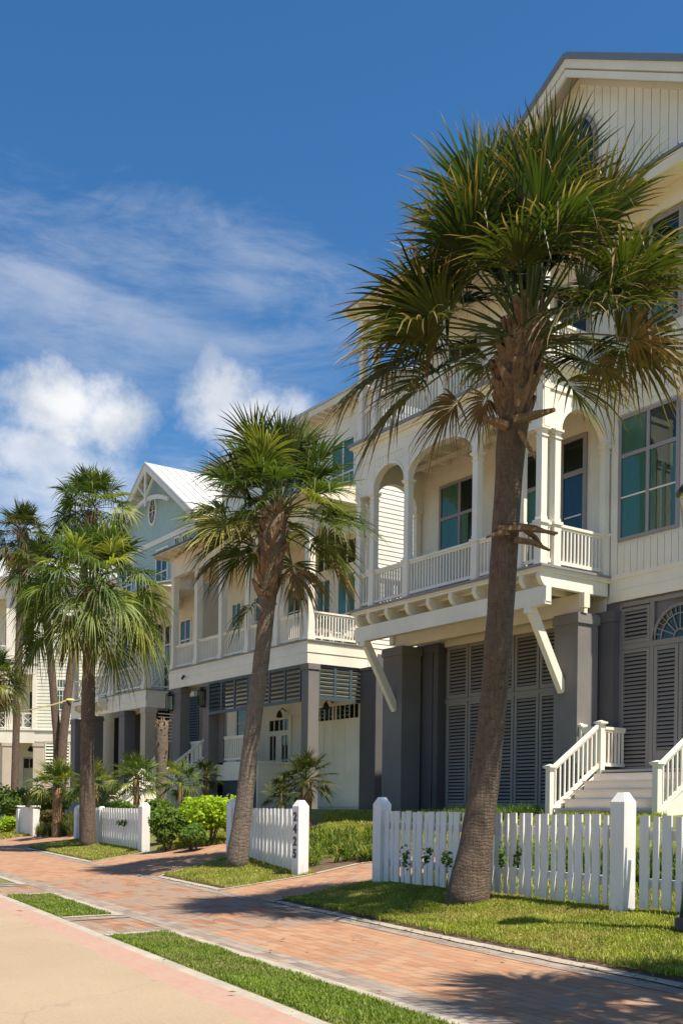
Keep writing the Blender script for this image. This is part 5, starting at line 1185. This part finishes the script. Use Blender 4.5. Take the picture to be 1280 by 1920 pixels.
# one wide sheet of ground to the horizon, dipping under the modelled street
b = MB(); b.add([(-1500, -1500, -.35), (1500, -1500, -.35), (1500, 1500, -.35), (-1500, 1500, -.35)], [(0, 1, 2, 3)]); struct(b.build('ground', 'turf', recalc=False))
gx, gy = np.meshgrid(np.arange(-110, 40.1, .75), np.arange(2.2, 70.1, .5), indexing='ij')
gz = np.vectorize(H)(gx, gy) - .03
V = np.stack([gx, gy, gz], -1).reshape(-1, 3); ni, nj = gx.shape
idx = np.arange(ni*nj).reshape(ni, nj); Fq = np.stack([idx[:-1, :-1], idx[1:, :-1], idx[1:, 1:], idx[:-1, 1:]], -1).reshape(-1, 4)
keep = (V[Fq[:, 0], 1] > 3.0 - .108*V[Fq[:, 0], 0] - .3)
o = np_mesh('lawn', V, Fq[keep], 'turf', smooth=True); struct(o)
sheet('road', 'road', [(-120, ykerb(-120) - .32), (-120, -40), (60, -40), (60, ykerb(60) - .32)], -.03, 20, False)
def strip(name, mat, x0, x1, fa, fb, z, sub=1.5, za=None):
    n = max(2, int((x1 - x0)/sub)); m = MB(); vs = []; fs = []
    for i in range(n+1):
        x = x0 + (x1-x0)*i/n; vs += [(x, fa(x), za if za is not None else z), (x, fb(x), z)]
        if i: k = 2*i; fs.append((k-2, k, k+1, k-1))
    m.add(vs, fs); return struct(m.build(name, mat, recalc=False))
strip('kerb', 'pink', -120, 60, lambda x: ykerb(x) - .322, lambda x: ykerb(x) - .07, .0, 3, -.031)
strip('kerb', 'edging', -120, 60, lambda x: ykerb(x) - .071, lambda x: ykerb(x) + .03, .006, 3, .0)
YS = lambda x: ysw(x)
strip('sidewalk', 'brick', -120, -18.0, lambda x: ykerb(x) + .02, lambda x: YS(x) + .02, .0, 2)
strip('sidewalk', 'brick2', -18.0, -9.9, lambda x: ykerb(x) + .02, lambda x: YS(x) + .02, .0, 2)
strip('sidewalk', 'brick', -9.9, 60, lambda x: ykerb(x) + .02, lambda x: YS(x) + .02, .0, 2)
for a_, b_ in ((-120, -31.6), (-23.1, -18.2), (-14.7, -12.8)): pass
strip('paving_border', 'greybrick', -60, 60, lambda x: YS(x) - .26, lambda x: YS(x) - .0, .004)
strip('paving_border', 'greybrick', -60, 60, lambda x: ykerb(x) + .78, lambda x: ykerb(x) + 1.10, .004)
# grass strips by the kerb, each in a pale concrete frame
strips = [(-9.98, 3.5), (-15.0, -11.9), (-21.5, -17.2)]
for x0, x1 in strips:
    k0 = ykerb(x0); 
    for (a0, a1, f0, f1) in ((x0 - .0, x1, .66, .78), ): strip('edging', 'edging', a0 - .12, a1 + .12, lambda x: ykerb(x) + f0, lambda x: ykerb(x) + f1, .014)
    sheet('edging', 'edging', [(x0 - .12 - .0, ykerb(x0) + .03), (x0, ykerb(x0) + .03), (x0 - .08, ykerb(x0) + .66), (x0 - .2, ykerb(x0) + .66)], .014, 5)
    sheet('edging', 'edging', [(x1, ykerb(x1) + .03), (x1 + .12, ykerb(x1) + .03), (x1 + .04, ykerb(x1) + .66), (x1 - .08, ykerb(x1) + .66)], .014, 5)
    strip('lawn_strip', 'turf', x0, x1 - .0, lambda x: ykerb(x) + .03, lambda x: ykerb(x) + .66, .0065)
for x0, x1 in ((-11.78, -11.5), (-10.4, -10.13), (-17.05, -16.75), (-15.45, -15.15)): sheet('paving_border', 'greybrick', [(x0, ykerb(x0) + .03), (x1, ykerb(x1) + .03), (x1 - .08, ykerb(x1) + .79), (x0 - .08, ykerb(x0) + .79)], .008, 5)
# island edges and brick drives
def edge(poly, w=.12, z=.012, name='edging'):
    for (x0, y0), (x1, y1) in zip(poly[:-1], poly[1:]):
        d = Vector((x1 - x0, y1 - y0)).normalized(); n = Vector((-d.y, d.x))*w
        sheet(name, 'edging', [(x0, y0), (x1, y1), (x1 + n.x, y1 + n.y), (x0 + n.x, y0 + n.y)], z, .5)
D1a = Vector((-14.72, ysw(-14.72))); D1b = Vector((-12.75, ysw(-12.75)))
# drive 1 (a path between the number post and the long fence that turns right behind it)
drv1 = [tuple(D1a), (-12.70, ysw(-12.70)), (-12.36, 9.25), (-12.35, 11.5), (-14.2, 11.4), (-14.9, 10.45), (-14.52, 9.3)]
sheet('path', 'brick', drv1, .004, .5)
edge([(-14.72, ysw(-14.72)), (-14.40, 9.3), (-14.62, 10.5), (-13.9, 11.5)], .12); edge([(-12.5, 9.1), (-12.75, ysw(-12.75) + .02)], .12)
drv2 = [(-23.2, ysw(-23.2)), (-18.2, ysw(-18.2)), (-19.8, 10.8), (-20.5, 12.8), (-22.2, 12.6), (-23.5, 10.6)]
sheet('driveway', 'brick', drv2, .004, .5)
edge([(-23.2, ysw(-23.2)), (-23.44, 10.6), (-21.9, 12.4)], .12); edge([(-19.7, 10.8), (-18.1, ysw(-18.1) + .02)], .12)
drv3 = [(-37.6, ysw(-37.6)), (-31.6, ysw(-31.6)), (-32.2, 12.3), (-33, 15), (-39, 15), (-38, 12.8)]
sheet('driveway', 'brick', drv3, .004, .8)
sheet('driveway', 'brick', [(-46.6, ysw(-46.6)), (-41, ysw(-41)), (-41, 14.5), (-46.8, 15)], .004, .8)
for x0, x1 in ((-12.75, 12), (-18.1, -14.72), (-31.54, -23.2), (-41.0, -37.6), (-60, -46.6)):
    strip('edging', 'edging', x0, x1, lambda x: ysw(x) - .04 + .012*math.sin(x*9), lambda x: ysw(x) + .13, .013, .2)
    strip('soil_lip', 'soil', x0, x1, lambda x: ysw(x) + .128, lambda x: ysw(x) + .22 + .02*math.sin(x*13), .034, .12, .014)
# soil under plants
sheet('soil_bed', 'soil', [(-15.9, 9.75), (-14.55, 9.45), (-14.72, 10.45), (-13.9, 11.45), (-12.4, 12.3), (-16.3, 12.6)], .006, .5)
sheet('soil_bed', 'soil', [(-12.2, 9.35), (-6.0, 8.95), (-6.0, 9.9), (-12.2, 10.6)], .006, .5)
sheet('soil_bed', 'soil', [(-24, 12.2), (-20.4, 13.2), (-20.4, 17), (-26, 15.5)], .006, .6)

# grass blades: one covering per patch
def inside(P, poly):
    x, y = P[:, 0], P[:, 1]; r = np.zeros(len(P), bool); j = len(poly) - 1
    for i in range(len(poly)):
        xi, yi = poly[i]; xj, yj = poly[j]
        r ^= ((yi > y) != (yj > y)) & (x < (xj - xi)*(y - yi)/(yj - yi + 1e-9) + xi); j = i
    return r
GC = np.array([(.21, .25, .035), (.27, .29, .045), (.33, .31, .065), (.46, .38, .14), (.15, .19, .028)])
def turf(label, poly, dens, ln, w, seed, zoff=0.0, dry=.16, tint=(1, 1, 1)):
    rs = np.random.RandomState(seed); poly = [tuple(p) for p in poly]; a = np.array(poly); lo, hi = a.min(0), a.max(0)
    n = int(dens*(hi[0]-lo[0])*(hi[1]-lo[1])); P = rs.uniform(lo, hi, (n, 2)); P = P[inside(P, poly)]
    # thin with distance so that near patches stay dense
    n = len(P); z = np.array([H(x, y) + .022*(.13 < y - ysw(x) < .26) for x, y in P]) + zoff
    clump = np.sin(P[:, 0]*5.1 + np.sin(P[:, 1]*3.7)*1.5)*np.sin(P[:, 1]*6.3 + np.sin(P[:, 0]*2.9)*1.5)
    dryp = np.sin(P[:, 0]*1.7 + 1.3*np.sin(P[:, 1]*2.3 + seed))*np.sin(P[:, 1]*2.9 + 1.1*np.sin(P[:, 0]*1.1)) + .35*np.sin(P[:, 0]*7.3)*np.sin(P[:, 1]*8.1)
    L = ln*rs.uniform(.5, 1.25, n)*(1 + .28*clump)*(1 - .25*np.clip(dryp, 0, 1)); az = rs.uniform(0, 6.283, n); lean = rs.uniform(.1, .9, n)
    o = np.stack([np.cos(az), np.sin(az)], 1); s = np.stack([-np.sin(az), np.cos(az)], 1)*w*.5
    b0 = np.concatenate([P, z[:, None]], 1); mid = b0.copy(); mid[:, :2] += o*(L*lean*.35)[:, None]; mid[:, 2] += L*.6
    tip = b0.copy(); tip[:, :2] += o*(L*lean)[:, None]; tip[:, 2] += L*(1 - .35*lean)
    s3 = np.concatenate([s, np.zeros((n, 1))], 1)
    V = np.stack([b0 - s3, b0 + s3, mid + s3*.9, mid - s3*.9, tip + s3*.12, tip - s3*.12], 1)
    f = np.array([(0,1,2,3), (3,2,4,5)]); Fq = (np.arange(n)[:, None, None]*6 + f).reshape(-1, 4)
    pr = np.array([.3, .3, .4 - dry - .1, dry, .1]); c = GC[rs.choice(5, n, p=pr)]*rs.uniform(.75, 1.25, (n, 1))*(1 + .18*clump[:, None]); w_ = (rs.random(n) < np.clip(dryp*.9 - .1, 0, .75))[:, None]; c = np.where(w_, np.array((.40, .32, .13))*rs.uniform(.6, 1.2, (n, 1)), c)*np.array(tint)
    o = np_mesh('grass', V.reshape(-1, 3), Fq, 'blade', None, (float(lo[0]), float(lo[1]), 0), np.repeat(c[:, None], 6, 1).reshape(-1, 3))
    o['kind'] = 'stuff'; o['label'] = label; o['category'] = 'grass'; return o
def below(x0, x1, f0, f1, n=8):
    xs = np.linspace(x0, x1, n); return [(x, f0(x)) for x in xs] + [(x, f1(x)) for x in xs[::-1]]
turf('mown grass strip between the pink kerb and the brick pavement, nearest the viewer', below(-9.95, -2.0, lambda x: ykerb(x) + .04, lambda x: ykerb(x) + .66), 10000, .042, .0065, 1, .006, .12, (.62, .80, .6))
turf('small mown grass patch framed in concrete at the far side of the brick crossing', below(-15.0, -11.92, lambda x: ykerb(x) + .04, lambda x: ykerb(x) + .66), 5500, .042, .008, 2, .006, .12, (.62, .8, .6))
turf('mown lawn around the foot of the big palm in front of the long fence', below(-12.6, -1.5, lambda x: ysw(x) + .15 + .02*math.sin(x*13) + .015*math.sin(x*31), lambda x: 9.35, 220), 6800, .05, .007, 3, 0, .26, (.94, 1.0, .76))
turf('mown lawn behind the long picket fence', [(-12.2, 9.35), (-4.5, 8.9), (-4.5, 15), (-12.2, 12)], 1500, .09, .012, 4)
turf('grass island around the tilted palm by the number post', [(-18.0, ysw(-18.0) + .13), (-14.75, ysw(-14.75) + .13), (-14.45, 9.5), (-19.6, 11.0)], 4200, .055, .009, 5, 0, .2)
turf('grass island around the shaggy straight palm', [(-31.3, ysw(-31.3) + .13), (-23.4, ysw(-23.4) + .13), (-23.6, 10.75), (-31.6, 12.3)], 1800, .065, .014, 6, 0, .2)
turf('green lawn below the lime green bush beside the drive', [(-23.3, 10.75), (-21.9, 12.4), (-20.4, 13.0), (-20.5, 15), (-27, 13.5)], 1500, .10, .014, 7, 0, .03)
turf('shaded lawn in front of the cream house garage', [(-16.5, 12.4), (-12.4, 12.3), (-13, 16.4), (-20, 17.5), (-27, 18), (-20.2, 13.2)], 900, .11, .015, 8, 0, .03)
turf('far lawn patches left of the shaggy palm', [(-60, 16.2), (-38, 13.0), (-37.7, ysw(-37.7) + .13), (-48, ysw(-48) + .13), (-60, ysw(-60) + .13)], 260, .09, .025, 9)

# fallen leaf scraps on the paving, soil crumbs along the lawn edge
rs = np.random.RandomState(77); V = []; Cc = []
for k in range(260):
    x = rs.uniform(-22, -4) if k % 5 else rs.uniform(-9, -4); y = ykerb(x) + (rs.uniform(.9, ysw(x) - ykerb(x)) if k % 3 else rs.uniform(-.3, .9)); an = rs.uniform(0, 6.28); l = rs.uniform(.012, .04); w_ = l*rs.uniform(.2, .5)
    if k >= 120: y = ysw(x) - abs(rs.normal(0, .07)); l *= .6; w_ = l*.8
    d = np.array((math.cos(an), math.sin(an), 0)); e = np.array((-d[1], d[0], 0)); c = np.array((x, y, .022)); V.append([c - d*l, c + e*w_ + (0, 0, .006), c + d*l + (0, 0, .004), c - e*w_]); Cc.append(np.repeat(np.array([(.12, .08, .03), (.22, .15, .06), (.06, .045, .025)])[rs.randint(3)][None], 4, 0))
lt = np_mesh('leaf_litter', np.array(V).reshape(-1, 3), np.arange(260*4).reshape(-1, 4), 'dead', None, (-12, 6, 0), np.array(Cc).reshape(-1, 3))
tag(lt, 'dry leaf scraps and soil crumbs scattered on the brick pavement', 'leaf litter', None, 'stuff')

# ------------------------------------------------------------------ yellow tape, porch furniture, lamp post
a, b = at(128, 1312, 41.9), at(-12, 1333, 39.2); m = MB(); n = 16
pts = [a.lerp(b, i/n) + Vector((0, 0, -.16*math.sin(math.pi*i/n))) for i in range(n+1)]
vs = []; fs = []
for i, p in enumerate(pts):
    tw = .5 + .9*i/n; d = Vector((.3*math.sin(tw), -.3*math.sin(tw), math.cos(tw)))*.032; vs += [p - d, p + d]
    if i: fs.append((2*i-2, 2*i, 2*i+1, 2*i-1))
m.add(vs, fs)
c = at(131, 1312, 42.0); m.tube([c + Vector((0, 0, -.035)), c + Vector((0, 0, .035))], [.20, .18], 16, False)
tag(m.build('tape', 'tape', loc=tuple(b), recalc=False), 'yellow tape stretched from the twin palms to the palm at the left edge', 'tape')
fl = 7.147
t = thing('side_table', 'small white slatted table on the cream house porch behind the end railing', 'table', (-31.75, 21.0, fl))
m = MB()
for i in range(6): m.box(-32.1 + i*.12, -32.0 + i*.12, 20.7, 21.3, fl + .48, fl + .52)
m.build('tabletop', 'resin', t)
for x in (-32.05, -31.47):
    for y in (20.75, 21.25): MB().box(x - .025, x + .025, y - .025, y + .025, fl, fl + .48).build('leg', 'resin', t)
t = thing('porch_chair', 'white slatted lounge chair on the cream house porch behind the end railing', 'chair', (-31.75, 21.9, fl))
m = MB()
for i in range(5): m.bar((-32.1 + i*.14, 21.62, fl + .36), (-32.1 + i*.14, 22.15, fl + .28), .11, .025)
m.build('seat', 'resin', t); m = MB()
for i in range(5): m.bar((-32.1 + i*.14, 22.12, fl + .28), (-32.1 + i*.14 + (i-2)*.03, 22.42, fl + .98 - .04*abs(i-2)), .11, .025, (0, 1, 0))
m.build('backrest', 'resin', t)
for x in (-32.2, -31.45):
    MB().bar((x, 21.58, fl + .56), (x, 22.3, fl + .56), .12, .03).build('armrest', 'resin', t); MB().bar((x, 21.62, fl), (x, 21.62, fl + .545), .06, .09).build('leg', 'resin', t); MB().bar((x, 22.28, fl), (x, 22.2, fl + .545), .06, .07).build('leg', 'resin', t)
lb = onT(1287, 1746); lb = Vector((lb.x + .06, lb.y, lb.z))
t = thing('street_lamp', 'dark lamp post at the right edge whose thin shadow crosses the lawn', 'street lamp', tuple(lb))
m = MB(); m.tube([lb + Vector((0, 0, z)) for z in (-.1, .12, .13, .3, .55, .6)], [.16, .16, .12, .10, .075, .06], 14); m.build('lamp_base', 'blackmetal', t, True)
MB().tube([lb + Vector((0, 0, z)) for z in (.6, 2.0, 3.5)], [.06, .055, .045], 12).build('pole', 'blackmetal', t, True)
m = MB(); m.tube([lb + Vector((0, 0, z)) for z in (3.5, 3.56, 3.6)], [.05, .13, .13], 8); m.tube([lb + Vector((0, 0, z)) for z in (4.02, 4.06, 4.2, 4.3)], [.2, .2, .08, .01], 8); m.build('lantern_cap', 'blackmetal', t)
MB().tube([lb + Vector((0, 0, z)) for z in (3.601, 4.019)], [.12, .17], 8).build('lantern_glass', 'glassclear', t)

# ------------------------------------------------------------------ light and sky
SUNDIR = Vector((1.0, .22, 2.2)).normalized()
sun = bpy.data.lights.new('sun', 'SUN'); sun.energy = 4.3; sun.angle = R(.53); sun.color = (1.0, .92, .79)
so = bpy.data.objects.new('sun', sun); COL.objects.link(so); so.rotation_euler = SUNDIR.to_track_quat('Z', 'Y').to_euler(); so.location = (0, 0, 60)
w = bpy.data.worlds.new('World'); S.world = w; w.use_nodes = True; nt = w.node_tree; N = nt.nodes; Lk = nt.links.new
bg = N['Background']; bg.inputs['Strength'].default_value = .076
sky = N.new('ShaderNodeTexSky'); sky.sky_type = 'NISHITA'; sky.sun_disc = False; sky.sun_elevation = math.asin(SUNDIR.z); sky.sun_rotation = math.atan2(SUNDIR.x, SUNDIR.y)
sky.altitude = 0; sky.air_density = 1.0; sky.dust_density = .6; sky.ozone_density = 2.2
tc = N.new('ShaderNodeTexCoord')
def wm(op, a, b=None, c=None, clamp=False):
    o = N.new('ShaderNodeMath'); o.operation = op; o.use_clamp = clamp
    for k, v in enumerate((a, b, c)):
        if v is None: continue
        if isinstance(v, (int, float)): o.inputs[k].default_value = v
        else: Lk(v, o.inputs[k])
    return o.outputs[0]
def wnoise(scale, sc=(1, 1, 1), detail=8, rough=.58, dist=.0, off=(0, 0, 0), rot=(0, 0, 0)):
    mp = N.new('ShaderNodeMapping'); mp.inputs['Scale'].default_value = sc; mp.inputs['Location'].default_value = off; mp.inputs['Rotation'].default_value = rot; Lk(tc.outputs['Generated'], mp.inputs[0])
    o = N.new('ShaderNodeTexNoise'); o.inputs['Scale'].default_value = scale; o.inputs['Detail'].default_value = detail; o.inputs['Roughness'].default_value = rough; o.inputs['Distortion'].default_value = dist
    Lk(mp.outputs[0], o.inputs[0]); return o.outputs['Fac']
def blob(px, py, rh, rv, soft=1.0):
    """distance from a direction in the sky, measured sideways and upward separately"""
    d = Vector(ray(px, py)).normalized(); s = Vector((d.y, -d.x, 0)).normalized(); u = s.cross(d)
    def dot(v):
        o = N.new('ShaderNodeVectorMath'); o.operation = 'DOT_PRODUCT'; Lk(tc.outputs['Generated'], o.inputs[0]); o.inputs[1].default_value = v; return o.outputs['Value']
    a_ = wm('DIVIDE', dot(s), rh); b_ = wm('DIVIDE', dot(u), rv)
    r2 = wm('SQRT', wm('ADD', wm('MULTIPLY', a_, a_), wm('MULTIPLY', b_, b_)))
    return wm('ADD', wm('SUBTRACT', 1.0, r2), wm('MULTIPLY', wm('LESS_THAN', dot(d), 0.0), -50.0))
nA = wnoise(11, detail=10, rough=.6, dist=.25); nB = wnoise(34, detail=8, rough=.65)
nz = wm('ADD', wm('MULTIPLY', wm('SUBTRACT', nA, .5), 2.6), wm('MULTIPLY', wm('SUBTRACT', nB, .5), 1.5))
def cloud(b, gain, lo=-.05, hi=.86):
    v = wm('ADD', b, wm('MULTIPLY', nz, gain)); o = N.new('ShaderNodeMapRange'); o.interpolation_type = 'SMOOTHSTEP'
    Lk(v, o.inputs[0]); o.inputs[1].default_value = lo; o.inputs[2].default_value = hi; return o.outputs[0]
def mx(a, b): return wm('MAXIMUM', a, b)
cum = None
for (px, py, rh, rv, g, k) in ((120, 760, .085, .046, .62, .95), (205, 785, .05, .040, .6, .92), (60, 840, .06, .032, .6, .7), (415, 755, .045, .044, .6, .85), (480, 790, .065, .036, .6, .88), (395, 680, .018, .036, .5, .5), (130, 880, .07, .03, .6, .6), (-200, 800, .12, .06, .8, 1), (-600, 700, .2, .07, .8, 1), (1900, 700, .25, .08, .8, 1)):
    v = wm('MULTIPLY', cloud(blob(px, py, rh, rv), g), k); cum = v if cum is None else mx(cum, v)
nC = wnoise(5, (1, 1, 3.2), 9, .62, .8, (3, 1, 2)); nD = wnoise(16, (1, 1, 4.0), 8, .65, .5, (1, 5, 2), (R(12), 0, 0))
def veil(px, py, rh, rv, k):
    v = wm('ADD', blob(px, py, rh, rv), wm('ADD', wm('MULTIPLY', wm('SUBTRACT', nC, .5), 2.4), wm('MULTIPLY', wm('SUBTRACT', nD, .5), 1.2)))
    o = N.new('ShaderNodeMapRange'); o.interpolation_type = 'SMOOTHSTEP'; Lk(v, o.inputs[0]); o.inputs[1].default_value = -.1; o.inputs[2].default_value = 1.3; return wm('MULTIPLY', o.outputs[0], k)
ve = mx(mx(veil(120, 530, .22, .09, .36), veil(450, 530, .10, .06, .34)), mx(veil(300, 620, .26, .09, .30), veil(150, 930, .6, .07, .55)))
alpha = wm('MAXIMUM', cum, ve, clamp=True)
hs = N.new('ShaderNodeHueSaturation'); hs.inputs['Saturation'].default_value = 1.33; hs.inputs['Value'].default_value = .94; Lk(sky.outputs[0], hs.inputs['Color'])
mxn = N.new('ShaderNodeMix'); mxn.data_type = 'RGBA'; Lk(alpha, mxn.inputs[0]); Lk(hs.outputs[0], mxn.inputs[6]); shade = N.new('ShaderNodeMapRange'); Lk(wnoise(14, (1, 1, 1.4), 6, .55, .2, (2, 2, 2)), shade.inputs[0]); shade.inputs[1].default_value = .38; shade.inputs[2].default_value = .62
cm = N.new('ShaderNodeMix'); cm.data_type = 'RGBA'; Lk(shade.outputs[0], cm.inputs[0]); cm.inputs[6].default_value = (4.6, 4.9, 5.3, 1); cm.inputs[7].default_value = (6.7, 6.7, 6.75, 1); Lk(cm.outputs[2], mxn.inputs[7])
Lk(mxn.outputs[2], bg.inputs['Color'])
S.view_settings.view_transform = 'Standard'; S.view_settings.look = 'None'; S.view_settings.exposure = .98; S.view_settings.gamma = 1; S.view_settings.use_curve_mapping = False
S.render.engine = 'CYCLES'; S.cycles.max_bounces = 8; S.cycles.transparent_max_bounces = 12; S.cycles.diffuse_bounces = 4; S.cycles.use_denoising = True
